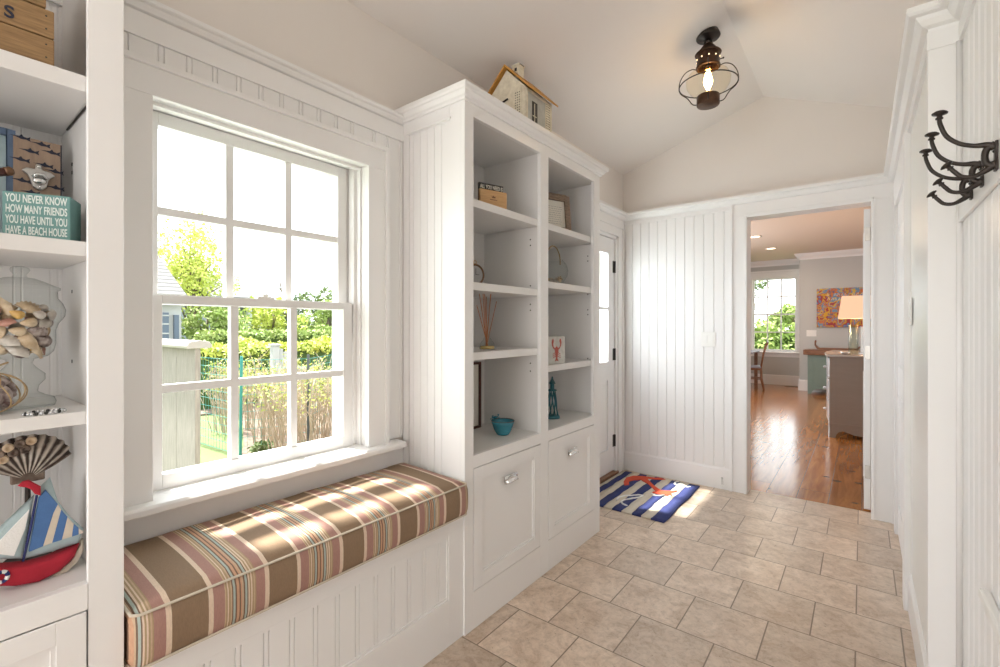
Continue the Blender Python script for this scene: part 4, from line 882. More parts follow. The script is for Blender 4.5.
# glass fish bowl with shells and rope handle
fb = thing('glass_bowl', 'round clear glass bowl with rope handle, shells inside it', 'bowl', (-1.385, 2.275, 1.4822))
mk('bowl', G().lathe([(0, .002), (.035, .002), (.058, .020), (.078, .050), (.083, .080), (.076, .110), (.060, .132), (.052, .138), (.054, .144)], (0, 0, 0), 32), 'jarglass', fb, True)
mk('handle', G().tube([(0, .055 * math.cos(R(a_)) * 1.35, .138 + .085 * math.sin(R(a_))) for a_ in range(-10, 191, 10)], .0032, 8), 'rope', fb, True)
for i in range(14):
    a_ = i * 2.4; r_ = .012 + .0032 * i; zz = .022 + .004 * (i % 5) + .0
    put_shell((0, 5, 3, 2, 6)[i % 5], (-1.385 + r_ * math.cos(a_), 2.275 + r_ * math.sin(a_), 1.4822 + zz), (a_, i, 0), 'seashells inside the round glass bowl', 'inside the round glass bowl with the handle', .8)
# lobster tile
lb = thing('lobster_tile', 'pale rectangular plaque with a red lobster, lower right bay shelf', 'plaque', (-1.315, 2.10, 1.0452), R(-8))
mk('plaque', G().box(-.022, 0, 0, .150, 0, .150), 'tilewhite', lb, bevel=.003)
g = G(); pj = lambda u, v_, w_: (w_, u, v_)
yc = .075
g.prism([(yc - .013, .085), (yc - .015, .070), (yc - .010, .050), (yc - .006, .030), (yc - .016, .014), (yc, .018), (yc + .016, .014), (yc + .006, .030), (yc + .010, .050), (yc + .015, .070), (yc + .013, .085), (yc, .096)], pj, 0, .0012)
for s_ in (-1, 1):
    P = [(.012, .082), (.026, .092), (.030, .108), (.024, .124), (.030, .138), (.038, .130), (.042, .116), (.038, .098), (.028, .084), (.014, .076)]
    g.prism([(yc + s_ * a_, b_) for a_, b_ in P], pj, 0, .0012)
    for q in (.045, .055, .065): g.prism([(yc + s_ * .008, q), (yc + s_ * .034, q - .012), (yc + s_ * .033, q - .015), (yc + s_ * .008, q - .004)], pj, 0, .001)
mk('lobster', g, 'lobred', lb)
# lighthouse
lh = thing('lighthouse_figurine', 'small openwork teal metal lighthouse in the bottom right bay', 'figurine', (-1.42, 2.318, .7162))
mk('base', G().lathe([(0, .016), (.040, .016), (.044, .010), (.044, 0), (0, 0)], (0, 0, 0), 20), 'tealiron', lh, True)
for i in range(8):
    a_ = i * math.pi / 4; mk('lattice_bar', G().tube([(.034 * math.cos(a_), .034 * math.sin(a_), .014), (.024 * math.cos(a_ + .5), .024 * math.sin(a_ + .5), .09), (.017 * math.cos(a_ + 1), .017 * math.sin(a_ + 1), .160)], .0042, 6), 'tealiron', lh, True)
mk('gallery', G().lathe([(0, .156), (.026, .158), (.026, .164), (.015, .168), (0, .168)], (0, 0, 0), 20), 'tealiron', lh, True)
mk('lantern', G().lathe([(.012, .168), (.012, .198), (.020, .200), (.016, .208), (.006, .226), (.004, .238), (0, .242)], (0, 0, 0), 16), 'tealiron', lh, True)

# toy house on top of the bookcase
th_ = thing('toy_house', 'distressed cream wooden model house with orange roof on the bookcase top', 'ornament', (-1.422, 2.0, 2.2145))
HX, HY, HE, HA = .115, .118, .218, .332
g = G().prism([(-HX, 0), (HX, 0), (HX, HE), (0, HA), (-HX, HE)], lambda u, v_, w_: (u, w_, v_), -HY, HY)
mk('walls', g, 'housecream', th_)
for s_, mm in ((-1, 0), (1, 0)):
    P = [(0, HA + .012), (s_ * (HX + .028), HE - .018), (s_ * (HX + .028), HE - .008), (0, HA + .024)]
    mk('roof_slope', G().prism(P, lambda u, v_, w_: (u, w_, v_), -HY - .02, HY + .03), 'houseroof', th_, bevel=.001)
mk('chimney', G().box(-.021, .021, -.040, .005, HA - .03, HA + .066).box(-.025, .025, -.044, .009, HA + .058, HA + .066), 'housecream', th_, bevel=.001)
mk('chimney_opening', G().box(-.007, .007, -.0415, -.0400, HA + .030, HA + .046).box(.0245, .0255, -.035, -.002, HA + .0595, HA + .0645), 'dark', th_)
for (a_, b_) in ((-.040, .0),):
    mk('window', G().box(a_ - .020, a_ + .020, -HY - .0015, -HY, .075, .155), 'dark', th_); mk('window_bars', G().box(a_ - .001, a_ + .001, -HY - .003, -HY - .0015, .09, .15).box(a_ - .02, a_ + .02, -HY - .003, -HY - .0015, .118, .121), 'housecream', th_)
    mk('awning', G().prism([(a_ - .03, .160), (a_ + .050, .180), (a_ + .048, .187), (a_ - .032, .166)], lambda u, v_, w_: (u, w_, v_), -HY - .006, -HY), 'iron', th_)
def shutter(pos, axis_):
    sh = G()
    if axis_ == 'y': sh.box(pos - .022, pos + .022, -HY - .004, -HY, .03, .225)
    else: sh.box(HX, HX + .004, pos - .018, pos + .018, .03, .205)
    o = mk('shutter', sh, 'housecream', th_)
    dg = G()
    for i in range(13):
        for j in range(3):
            z = .045 + i * .0125; q = pos - .012 + j * .012
            if axis_ == 'y': dg.box(q - .003, q + .003, -HY - .0046, -HY - .004, z, z + .004)
            else: dg.box(HX + .004, HX + .0046, q - .003, q + .003, z, z + .004)
    mk('shutter_holes', dg, 'iron', o)
shutter(.070, 'y'); shutter(.085, 'x')
mk('side_panel', G().box(HX, HX + .002, -HY + .01, .060, .02, HE - .02), 'housegrey', th_)
mk('window', G().box(HX + .002, HX + .0035, -.062, -.015, .03, .165), 'dark', th_); mk('window_bars', G().box(HX + .0035, HX + .006, -.044, -.041, .03, .155).box(HX + .0035, HX + .005, -.06, -.025, .09, .094), 'housecream', th_)
for y in (-HY + .006, HY - .006): mk('corner_post', G().box(HX - .002, HX + .007, y - .006, y + .006, 0, HE - .01), 'housecream', th_)

# ============================================================ CEILING LAMP
LX, LY = -0.684, 2.787
def ceil_z(x): return RIDGE - abs(x - XRIDGE) * ((RIDGE - EAVE) / (XRIDGE - XW) if x < XRIDGE else (RIDGE - 2.63) / (XR - XRIDGE))
LZ = ceil_z(LX)
cl = thing('ceiling_lantern', 'aged bronze onion ceiling lantern with wire cage and glowing bulb', 'ceiling light', (LX, LY, LZ))
tilt = Matrix.Rotation(-.15 * math.atan((RIDGE - EAVE) / (XRIDGE - XW)), 3, 'Y')
mk('canopy', G().lathe([(0, .03), (.05, .03), (.062, .0), (.064, -.008), (.060, -.014), (.030, -.018), (.022, -.026), (0, -.028)], (0, 0, -.008), 32, axis=tilt), 'iron', cl, True)
mk('stem', G().lathe([(.017, -.015), (.017, -.040), (.024, -.044), (.024, -.052), (.016, -.056)], (0, 0, 0), 20), 'iron', cl, True)
mk('cap', G().lathe([(.016, -.050), (.028, -.062), (.048, -.088), (.066, -.104), (.070, -.110), (.066, -.114), (.060, -.112)], (0, 0, 0), 32), 'bronze', cl, True)
mk('collar', G().lathe([(.060, -.110), (.060, -.176), (.064, -.180), (.064, -.188), (.058, -.190), (.055, -.185), (.055, -.112)], (0, 0, 0), 32), 'bronze', cl, True)
for i in range(10):
    a_ = 2 * math.pi * i / 10; ca, sa = math.cos(a_), math.sin(a_)
    mk('vent_hole', G().sphere((.0605 * ca, .0605 * sa, -.142), .0040, n=8, m=6), 'ventglow', cl, True)
mk('globe', G().lathe([(.052, -.190), (.078, -.204), (.104, -.226), (.117, -.256), (.113, -.286), (.096, -.314), (.072, -.336), (.056, -.346)], (0, 0, 0), 40), 'lampglass', cl, True)
bb = mk('bulb', G().lathe([(.010, -.205), (.013, -.215), (.018, -.235), (.024, -.262), (.022, -.280), (.014, -.298), (.006, -.314), (0, -.318)], (0, 0, 0), 20), 'bulb', cl, True)
mk('socket', G().lathe([(0, -.180), (.014, -.180), (.014, -.200), (0, -.200)], (0, 0, 0), 16), 'brass', cl)
mk('bottom_cap', G().lathe([(0, -.344), (.056, -.344), (.060, -.348), (.060, -.396), (.057, -.400), (0, -.402)], (0, 0, 0), 32), 'bronze', cl, True)
mk('cage_ring', G().tube([(.152 * math.cos(t * .1309), .152 * math.sin(t * .1309), -.283) for t in range(48)], .0032, 8, closed=True), 'iron', cl, True)
for i in range(4):
    a_ = R(14 + 90 * i); ca, sa = math.cos(a_), math.sin(a_)
    pr = [(.064, -.186), (.085, -.180), (.120, -.194), (.146, -.234), (.153, -.283), (.140, -.312), (.112, -.336), (.098, -.354), (.086, -.374), (.074, -.384), (.060, -.386)]
    q_ = []
    for j in range(len(pr) - 1):
        p0, p1, p2, p3 = (Vector(pr[max(j - 1, 0)]), Vector(pr[j]), Vector(pr[j + 1]), Vector(pr[min(j + 2, len(pr) - 1)]))
        for k_ in range(4):
            u_ = k_ / 4; q_.append(.5 * ((2 * p1) + (p2 - p0) * u_ + (2 * p0 - 5 * p1 + 4 * p2 - p3) * u_ ** 2 + (3 * p1 - p0 - 3 * p2 + p3) * u_ ** 3))
    q_.append(Vector(pr[-1]))
    mk('cage_hoop', G().tube([(v_.x * ca, v_.x * sa, v_.y) for v_ in q_], .0028, 8), 'iron', cl, True)
mk('thumb_screw', G().tube([(.062, -.01, -.165), (.080, -.012, -.165)], .003).sphere((.082, -.012, -.165), .005), 'iron', cl, True)
pt = light('lantern_light', 'POINT', (LX, LY, LZ - .26), 8, (1.0, 0.66, 0.36), shadow_soft_size=.022)

# ============================================================ HOOK RAIL ON THE RIGHT WALL
RX = .2255
rl = tag(mk('hook_rail', G().box(RX, XR2 - .010, -1.2, 1.926, 1.557, 1.662), 'trim', None, bevel=.002), 'white painted rail on the right beadboard wall carrying the coat hooks', 'rail')
HOOKL = ['nearest of the three dark double coat hooks on the white rail', 'middle one of the three dark double coat hooks', 'farthest of the three dark double coat hooks, lowest in view']
def make_hook(label):
    t = thing('coat_hook', label, 'coat hook', (RX, 1.417, 1.557), 0, 'dark metal coat hooks on the white rail')
    mk('back_plate', G().prism([(-.010, .021), (-.011, .030), (-.008, .052), (-.011, .074), (-.010, .083), (.010, .083), (.011, .074), (.008, .052), (.011, .030), (.010, .021)], lambda u, v_, w_: (w_, u, v_), -.005, 0), 'iron', t, bevel=.001)
    def arm(pts, r):
        P = [Vector((a_ - RX, 0, b_ - 1.557)) for a_, b_ in pts]; out = []; rr = []
        n = len(P)
        for i in range(n - 1):
            p0, p1, p2, p3 = P[max(i - 1, 0)], P[i], P[i + 1], P[min(i + 2, n - 1)]
            for k_ in range(5):
                s_ = k_ / 5; out.append(.5 * ((2 * p1) + (p2 - p0) * s_ + (2 * p0 - 5 * p1 + 4 * p2 - p3) * s_ ** 2 + (3 * p1 - p0 - 3 * p2 + p3) * s_ ** 3)); rr.append(r[i] * (1 - s_) + r[i + 1] * s_)
        out.append(P[-1]); rr.append(r[-1]); return G().tube(out, rr, 10)
    mk('upper_arm', arm([(.222, 1.628), (.210, 1.635), (.190, 1.638), (.168, 1.648), (.148, 1.668), (.138, 1.695), (.1355, 1.710)], [.0085, .0065, .0048, .0046, .0046, .0044, .004]), 'iron', t, True)
    mk('lower_arm', arm([(.222, 1.593), (.208, 1.581), (.190, 1.572), (.172, 1.575), (.160, 1.588), (.153, 1.598)], [.0085, .006, .0046, .0045, .0045, .004]), 'iron', t, True)
    mk('web', arm([(.222, 1.634), (.210, 1.626), (.2065, 1.612), (.209, 1.596), (.222, 1.587)], [.008, .0065, .006, .0065, .008]), 'iron', t, True)
    kp = [(.004, 0), (.0075, .001), (.0075, .004), (.005, .006), (.006, .009), (.015, .012), (.0155, .0145), (.010, .018), (0, .020)]
    ax1 = Matrix.Rotation(R(4), 3, 'Y'); ax2 = Matrix.Rotation(R(-38), 3, 'Y')
    mk('knob', G().lathe([(r_ * .9, h) for r_, h in kp], (.1355 - RX, 0, 1.709 - 1.557), 20, axis=ax1), 'iron', t, True)
    mk('knob', G().lathe([(r_ * .8, h * .9) for r_, h in kp], (.155 - RX, 0, 1.595 - 1.557), 20, axis=ax2), 'iron', t, True)
    mk('screw', G().sphere((-.005, 0, .062), .003), 'dark', t, True); mk('screw', G().sphere((-.005, 0, .040), .003), 'dark', t, True)
    return t
h0 = make_hook(HOOKL[0])
for i, y in ((1, 1.562), (2, 1.70)):
    h = copy_tree(h0); h.location.y = y; h['label'] = HOOKL[i]
# white ledge below the hooks
tag(mk('wall_shelf', G().box(.214, XR2 - .010, -1.0, 1.545, .615, .641), 'plastic', None, bevel=.006), 'narrow glossy white ledge on the right wall at the bottom corner', 'shelf')

# switches
def switch_plate(name, label, c, u, nrm, w_, h_, n):
    """c centre; u wall direction; nrm out of the wall"""
    t = thing(name, label, 'light switch', c, math.atan2(u[1], u[0]))
    mk('plate', G().box(-w_ / 2, w_ / 2, -.006, 0, -h_ / 2, h_ / 2), 'plastic', t, bevel=.003)
    for i in range(n):
        x = (i - (n - 1) / 2) * .046; mk('rocker', G().box(x - .016, x + .016, -.0085, -.006, -.033, .033), 'plastic', t, bevel=.001)
    return t
switch_plate('light_switch', 'white two-gang light switch on the far beadboard wall', (-.946, YF - .010, 1.145), (1, 0), None, .105, .115, 2)
switch_plate('light_switch', 'white light switch seen edge-on on the right wall', (XR - .010, 2.62, 1.31), (0, -1), None, .07, .115, 1)
switch_plate('light_switch', 'white switch plate on the grey wall beside the painting', (-.765, 10.71, 1.11), (1, 0), None, .16, .12, 2)
# door stop
ds = thing('door_stop', 'spring door stop sticking out of the far baseboard', 'door stop', (-.845, YF - .016, .085))
mk('spring', G().tube([(.0055 * math.cos(t * .9) + t * .0003, -.0012 * t, .0055 * math.sin(t * .9) - t * .0006) for t in range(56)], .0012, 5), 'steel', ds, True); mk('rubber_tip', G().sphere((.017, -.070, -.034), .007), 'plastic', ds, True); mk('mount', G().sphere((0, -.001, 0), .008, .003, .008), 'steel', ds, True)

# ============================================================ DOOR MAT
mt = thing('door_mat', 'navy and cream striped door mat with a red-orange anchor', 'mat', (-1.30, 3.38, 0.0))
MX0, MX1, MY0, MY1 = -1.612, -.990, 2.962, 3.80
sx = [-1.612, -1.592, -1.535, -1.483, -1.403, -1.339, -1.272, -1.203, -1.138, -1.073, -.990]
cols = ['creamfab', 'navyfab', 'creamfab', 'navyfab', 'creamfab', 'navyfab', 'creamfab', 'navyfab', 'creamfab', 'navyfab']
sx = [-1.612, -1.575, -1.525, -1.465, -1.400, -1.335, -1.268, -1.200, -1.135, -1.073, -.990]
sxx = [-1.612, -1.590, -1.535, -1.470, -1.405, -1.340, -1.272, -1.204, -1.138, -1.073, -.990]
for i in range(10):
    g = G(); n = 24; v = []; f = []
    for j in range(n + 1):
        y = MY0 + (MY1 - MY0) * j / n; zt = .011 + .0015 * math.sin(j * 1.7 + i)
        wob = lambda k_: sxx[k_] + (.0025 * math.sin(j * .9 + k_ * 2) if 0 < k_ < 10 else .004 * math.sin(j * .5) * (k_ == 10))
        for x, z in ((wob(i), .0006), (wob(i), zt), (wob(i + 1), zt), (wob(i + 1), .0006)): v.append((x, y, z))
    for j in range(n):
        for k_ in range(4): f.append((j * 4 + k_, j * 4 + (k_ + 1) % 4, (j + 1) * 4 + (k_ + 1) % 4, (j + 1) * 4 + k_))
    f += [(0, 1, 2, 3), (n * 4 + 3, n * 4 + 2, n * 4 + 1, n * 4)]
    wp(mt, 'stripe', g.add(v, f), cols[i], True)
an = [(-1.454, 3.437), (-1.496, 3.522), (-1.518, 3.628), (-1.49, 3.705), (-1.411, 3.750), (-1.328, 3.765), (-1.30, 3.79), (-1.245, 3.768), (-1.294, 3.741), (-1.375, 3.710), (-1.273, 3.578), (-1.196, 3.507), (-1.135, 3.537), (-1.1, 3.582), (-1.091, 3.553), (-1.114, 3.5), (-1.088, 3.435), (-1.109, 3.453), (-1.12, 3.427), (-1.176, 3.418), (-1.228, 3.411), (-1.23, 3.445), (-1.214, 3.457), (-1.317, 3.582), (-1.408, 3.651), (-1.445, 3.602), (-1.462, 3.548), (-1.431, 3.474)]
wp(mt, 'anchor_motif', G().prism(an, lambda u, v_, w_: (u, v_, w_), .008, .0155), 'orangefab', bevel=.002)
for rp in ([(-1.377, 3.112), (-1.385, 3.18), (-1.365, 3.235), (-1.329, 3.264), (-1.293, 3.310), (-1.262, 3.318), (-1.268, 3.27), (-1.301, 3.219), (-1.335, 3.15), (-1.340, 3.105), (-1.309, 3.075), (-1.277, 3.065)],
           [(-1.148, 3.785), (-1.166, 3.765), (-1.160, 3.715), (-1.140, 3.70), (-1.122, 3.735), (-1.105, 3.745), (-1.085, 3.712), (-1.060, 3.700), (-1.040, 3.722)], [(-1.225, 3.395), (-1.20, 3.37), (-1.165, 3.385), (-1.14, 3.42)]):
    wp(mt, 'rope_motif', G().tube([(a_, b_, .0125) for a_, b_ in rp], .0065, 6), 'whitefab', True)

# ============================================================ FAR ROOM CONTENTS
# dresser
dr = thing('dresser', 'taupe dresser with scalloped apron standing in the far room', 'dresser', (0.0, 6.9, 0))
DX0, DX1, DYa, DYb, DH = -.290, .36, 6.40, 7.60, .905
side = [(DX0, 0), (DX0 + .055, 0), (DX0 + .065, .035), (DX0 + .085, .065), (DX0 + .12, .08), (DX0 + .165, .068), (DX0 + .22, .05), (DX0 + .28, .045), (DX0 + .36, .045), (DX0 + .42, .05), (DX0 + .48, .068), (DX0 + .53, .08), (DX0 + .565, .065), (DX0 + .585, .035), (DX0 + .595, 0), (DX1, 0), (DX1, DH), (DX0, DH)]
for y in (DYa, DYb - .02): wp(dr, 'side_panel', G().prism(side, fy, y, y + .02), 'taupe', bevel=.002)
wp(dr, 'case', G().box(DX0 + .01, DX1, DYa + .02, DYb - .02, .14, DH), 'taupe')
wp(dr, 'side_molding', G().box(DX0, DX1, DYa - .006, DYa, .145, .16), 'taupe', bevel=.002)
top = [(DX0 - .02, DYa - .02)] + [(DX0 - .02 - .05 * math.sin(math.pi * t / 12), DYa - .02 + (DYb - DYa + .04) * t / 12) for t in range(1, 12)] + [(DX0 - .02, DYb + .02), (DX1, DYb + .02), (DX1, DYa - .02)]
wp(dr, 'top', G().prism(top, lambda u, v_, w_: (u, v_, w_), DH, DH + .025), 'taupetop', bevel=.004)
for k_ in range(3):
    z0, z1 = .17 + k_ * .245, .17 + k_ * .245 + .225
    fr = [(DX0 + .012, DYa + .04)] + [(DX0 - .008 - .045 * math.sin(math.pi * t / 12), DYa + .04 + (DYb - DYa - .08) * t / 12) for t in range(0, 13)] + [(DX0 + .012, DYb - .04)]
    d_ = wp(dr, 'drawer', G().prism(fr, lambda u, v_, w_: (u, v_, w_), z0, z1), 'silver', bevel=.002)
    for y in (6.66, 7.34): mk('knob', G().sphere((DX0 - .055, y, (z0 + z1) / 2), .017), 'silver', d_, True)
wp(dr, 'apron', G().box(DX0 - .01, DX0 + .01, DYa + .04, DYb - .04, .10, .17), 'silver')
for y in (DYa + .02, DYb - .06): wp(dr, 'foot', G().box(DX0 - .012, DX0 + .03, y, y + .04, 0, .15), 'silver', bevel=.004)
# green cabinet with butcher-block top
gc = thing('green_cabinet', 'sage green cabinet with thick wooden top against the far wall', 'cabinet', (-.2, 10.45, 0))
P = [(-.794, 0), (-.74, 0), (-.725, .05), (-.68, .085), (-.62, .095), (.5, .095), (.56, .085), (.6, .05), (.615, 0), (.67, 0), (.67, .72), (-.794, .72)]
wp(gc, 'front', G().prism(P, fy, 10.28, 10.30), 'greencab', bevel=.002)
wp(gc, 'case', G().box(-.794, .67, 10.30, 10.68, .10, .72), 'greencab')
wp(gc, 'top', G().box(-.86, .74, 10.22, 10.69, .72, .815), 'walnut', bevel=.01)
wp(gc, 'door', G().box(-.70, -.10, 10.268, 10.28, .16, .66), 'greencab', bevel=.003); wp(gc, 'door', G().box(-.05, .58, 10.268, 10.28, .16, .66), 'greencab', bevel=.003)
for x in (-.14, .0): wp(gc, 'knob', G().sphere((x, 10.255, .42), .018), 'brass', True)
# tray with bird on the cabinet
ty = thing('wooden_tray', 'long low wooden dough bowl on the green cabinet', 'tray', (-.35, 10.40, .8155))
mk('tray', G().prism([(-.30, .006), (-.34, .075), (-.32, .080), (-.27, .035), (.27, .035), (.32, .080), (.34, .075), (.30, .006), (.26, 0), (-.26, 0)], lambda u, v_, w_: (u, w_, v_), -.09, .09), 'walnut', ty, bevel=.004)
mk('end_finial', G().tube([(-.33, 0, .07), (-.335, 0, .11), (-.33, 0, .15), (-.325, 0, .175)], [.018, .012, .017, .008], 8), 'walnut', ty, True)
# table lamp on dresser
tl = thing('table_lamp', 'table lamp with cream shade and glass block base on the dresser', 'lamp', (.03, 6.78, DH + .0255))
mk('base_foot', G().box(-.06, .06, -.05, .05, 0, .015), 'silver', tl, bevel=.002)
mk('base_block', G().box(-.045, .05, -.04, .04, .015, .31), 'steel', tl, bevel=.004); mk('neck', G().lathe([(.022, .31), (.022, .33), (.012, .335), (.012, .42)], (0, 0, 0), 16), 'brass', tl, True)
sh = []
for w_, d_, z in ((.250, .16, .405), (.215, .13, .665)): sh += [(-w_, -d_, z), (w_, -d_, z), (w_, d_, z), (-w_, d_, z)]
mk('lamp_shade', G().add(sh, [(0, 1, 5, 4), (1, 2, 6, 5), (2, 3, 7, 6), (3, 0, 4, 7)]), 'lampshade', tl)
mk('finial', G().sphere((0, 0, .695), .018).tube([(0, 0, .62), (0, 0, .69)], .004), 'silver', tl, True)
light('lamp_light', 'POINT', (.03, 6.78, DH + .54), 5, (1, .7, .42), shadow_soft_size=.05)
vz = thing('glass_vase', 'tall clear glass cylinder vase beside the lamp on the dresser', 'vase', (-.078, 6.62, DH + .0255))
mk('vase', G().lathe([(0, .002), (.045, .002), (.045, .33), (.042, .33), (.042, .01), (0, .01)], (0, 0, 0), 28), 'vaseglass', vz, True)
dsh = thing('glass_dish', 'small clear glass dish at the near edge of the dresser top', 'dish', (-.15, 6.50, DH + .0255)); mk('dish', G().lathe([(0, .002), (.03, .002), (.05, .03), (.047, .03), (.028, .006), (0, .006)], (0, 0, 0), 24), 'silver', dsh, True)
# painting
pa = thing('painting', 'colourful abstract canvas in red, blue and yellow on the grey wall', 'painting', (-.02, 10.704, 1.59))
mk('canvas', G().box(-.66, .66, -.035, 0, -.365, .365), 'art', pa, bevel=.003)
g = G()
for r_, (z, n) in enumerate(((.22, 15), (.14, 13))):
    x = -.50
    for i in range(n):
        wdt = random.uniform(.025, .05)
        if i % 5 != 1 or r_: g.tube([(x, -.0365, z), (x + wdt * random.random(), -.0365, z + .05), (x + wdt, -.0365, z + .01 * random.random())], .0045, 5)
        x += wdt + .02
mk('brush_marks', g, 'paper', pa)
# chair
ch = thing('dining_chair', 'brown wooden dining chair with open back near the far window', 'chair', (-1.76, 10.36, 0), R(8))
# faces -x; back to +x
mk('seat', G().prism([(-.20, -.20), (-.22, 0), (-.20, .20), (.20, .17), (.20, -.17)], lambda u, v_, w_: (u, v_, w_), .43, .465), 'seatblue', ch, bevel=.01); mk('seat_rail', G().box(-.19, .19, -.17, .17, .39, .43), 'walnut', ch, bevel=.004)
for s_ in (-1, 1):
    mk('leg', G().tube([(.19, s_ * .15, .43), (.20, s_ * .15, .2), (.24, s_ * .15, 0)], [.022, .02, .017], 8), 'walnut', ch, True); mk('leg', G().tube([(-.19, s_ * .17, .43), (-.20, s_ * .18, 0)], [.02, .016], 8), 'walnut', ch, True)
    mk('back_post', G().tube([(.19, s_ * .15, .43), (.22, s_ * .17, .62), (.25, s_ * .19, .78), (.29, s_ * .17, .91)], .018, 8), 'walnut', ch, True); mk('stretcher', G().tube([(-.195, s_ * .175, .22), (.20, s_ * .15, .22)], .012, 8), 'walnut', ch, True)
mk('crest_rail', G().tube([(.29, -.18, .89), (.305, 0, .93), (.29, .18, .89)], .022, 8), 'walnut', ch, True)
for y in (-.08, 0, .08): mk('back_slat', G().tube([(.20, y * .8, .46), (.24, y, .70), (.295, y * 1.1, .90)], .010, 6), 'walnut', ch, True)
mk('stretcher', G().tube([(0, -.165, .22), (0, .165, .22)], .011, 8), 'walnut', ch, True)
# table edge left of the chair
tb = thing('dining_table', 'dark wooden table whose edge shows left of the dining chair', 'table', (-2.18, 10.40, 0))
mk('tabletop', G().box(-.55, .52, -.45, .45, .715, .75), 'seatblue', tb, bevel=.01)
for x in (-.5, .46):
    for y in (-.38, .38): mk('leg', G().box(x - .03, x + .03, y - .03, y + .03, 0, .715), 'walnut', tb, bevel=.004)
# floor vent
fv = thing('floor_vent', 'dark floor register set in the planks near the far wall', 'vent', (-1.12, 11.25, .0005)); mk('grille', G().box(-.14, .14, -.05, .05, 0, .004), 'vent', fv)
for i in range(8): mk('slat', G().box(-.13 + i * .034, -.12 + i * .034, -.04, .04, .004, .006), 'iron', fv)
for i, (x, y) in enumerate(((-1.324, 8.208), (-1.297, 9.636))):
    t = thing('recessed_light', ['nearer of the two glowing recessed ceiling lights', 'farther of the two glowing recessed ceiling lights'][i], 'ceiling light', (x, y, 2.65), 0, 'recessed ceiling lights of the far room')
    mk('trim_ring', G().lathe([(.070, -.001), (.095, -.001), (.095, -.006), (.070, -.004)], (0, 0, 0), 28), 'trim', t, True); mk('lens', G().lathe([(0, -.002), (.070, -.002)], (0, 0, 0), 28), 'downlight', t)
    light('downlight_lamp', 'AREA', (x, y, 2.63), 6, (1, .8, .58), rot=(0, 0, 0), shape='DISK', size=.13)

# ============================================================ OUTDOORS
GZ = -0.30
o = mk('lawn', G().box(-34, XO - .01, -12, 3.95, GZ - .2, GZ).box(-34, -3.14, 3.95, 12.2, GZ - .2, GZ), 'grass'); tag(o, 'sunlit green lawn outside the window', 'lawn', kind='stuff')
o = mk('mulch_bed', G().prism([(-4.2, 1.85), (-5.2, 2.16), (-6.2, 2.66), (-7.6, 3.25), (-8.9, 3.75), (-9.25, 1.2), (-11.5, 1.2), (-11.5, 9.5), (-4.2, 9.5)], lambda u, v_, w_: (u, v_, w_), GZ, GZ + .03), 'mulch'); tag(o, 'brown mulch bed around the shrubs outside', 'mulch', kind='stuff')
o = mk('far_garden', G().box(-14, 14, 12.2, 40, GZ - .2, GZ), 'grass'); tag(o, 'green ground beyond the far room window', 'lawn', kind='stuff')
def leaves(name, n, centers, size, m, parent=None):
    """leaf blades scattered on ellipsoid clumps: centers = [(c, r)]"""
    C = np.array([c for c, r in centers], float); Rr = np.array([r if hasattr(r, '__len__') else (r, r, r) for c, r in centers], float)
    vol = np.prod(Rr, axis=1) ** (2 / 3); idx = rng.choice(len(C), n, p=vol / vol.sum())
    d = rng.normal(size=(n, 3)); d /= np.linalg.norm(d, axis=1)[:, None]; rad = rng.uniform(.45, 1.05, n) ** .6
    p = C[idx] + d * Rr[idx] * rad[:, None]
    a = rng.normal(size=(n, 3)); a /= np.linalg.norm(a, axis=1)[:, None]; b = np.cross(a, rng.normal(size=(n, 3))); b /= np.linalg.norm(b, axis=1)[:, None]
    s = size * rng.uniform(.6, 1.3, n)[:, None]
    v = np.stack([p - a * s, p - b * s * .45, p + a * s, p + b * s * .45], 1).reshape(-1, 3)
    me = bpy.data.meshes.new(name); me.vertices.add(4 * n); me.vertices.foreach_set('co', v.ravel()); me.loops.add(4 * n); me.loops.foreach_set('vertex_index', np.arange(4 * n)); me.polygons.add(n); me.polygons.foreach_set('loop_start', np.arange(0, 4 * n, 4)); me.polygons.foreach_set('loop_total', np.full(n, 4)); me.update(calc_edges=True); me.validate()
    me.materials.append(M[m]); o = bpy.data.objects.new(name, me); COL.objects.link(o)
    if parent: o.parent = parent
    return o
def tree(label, loc, h, crown, size, n, m, trunk_r=.12, blobs=26, open_=0.0, name='tree', cz=.68):
    t = thing(name, label, 'tree', loc)
    br = G(); top = h * .75; br.tube([(0, 0, 0), (.04, .02, top * .5), (.0, .05, top)], [trunk_r, trunk_r * .7, trunk_r * .2], 8)
    cen = []
    for i in range(blobs):
        a_ = random.uniform(0, 6.28); u = random.uniform(-1, 1); r_ = random.uniform(.25, .9); q = Vector((crown[0] * r_ * math.cos(a_) * math.sqrt(1 - u * u), crown[1] * r_ * math.sin(a_) * math.sqrt(1 - u * u), h * cz + crown[2] * r_ * u))
        cen.append((tuple(q), random.uniform(.24, .42) * min(crown))); st = Vector((0, 0, min(max(q.z * .6, h * .25), top))); br.tube([st, st.lerp(q, .5) + Vector((0, 0, .05 * h)), q], [trunk_r * .3, trunk_r * .16, trunk_r * .05], 5)
    mk('trunk', br, 'bark', t, True); leaves('foliage', n, cen, size, m, t); return t
tree('yellow-green leafy tree behind the neighbouring roof outside the window', (-16.9, 5.65, GZ), 5.3, (1.6, 1.5, 1.95), .062, 6000, 'leafyellow', .14, 40, name='leafy_tree')
tree('smaller yellow-green tree right of the leafy one outside the window', (-15.0, 7.3, GZ), 2.9, (1.1, 1.2, .8), .07, 1800, 'leafyellow', .08, 14, name='leafy_tree')
tree('loose olive tree beyond the hedge in the right panes', (-17.5, 11.0, GZ), 3.1, (1.6, 1.9, 1.1), .08, 4200, 'leafmid', .1, 22, name='garden_tree')
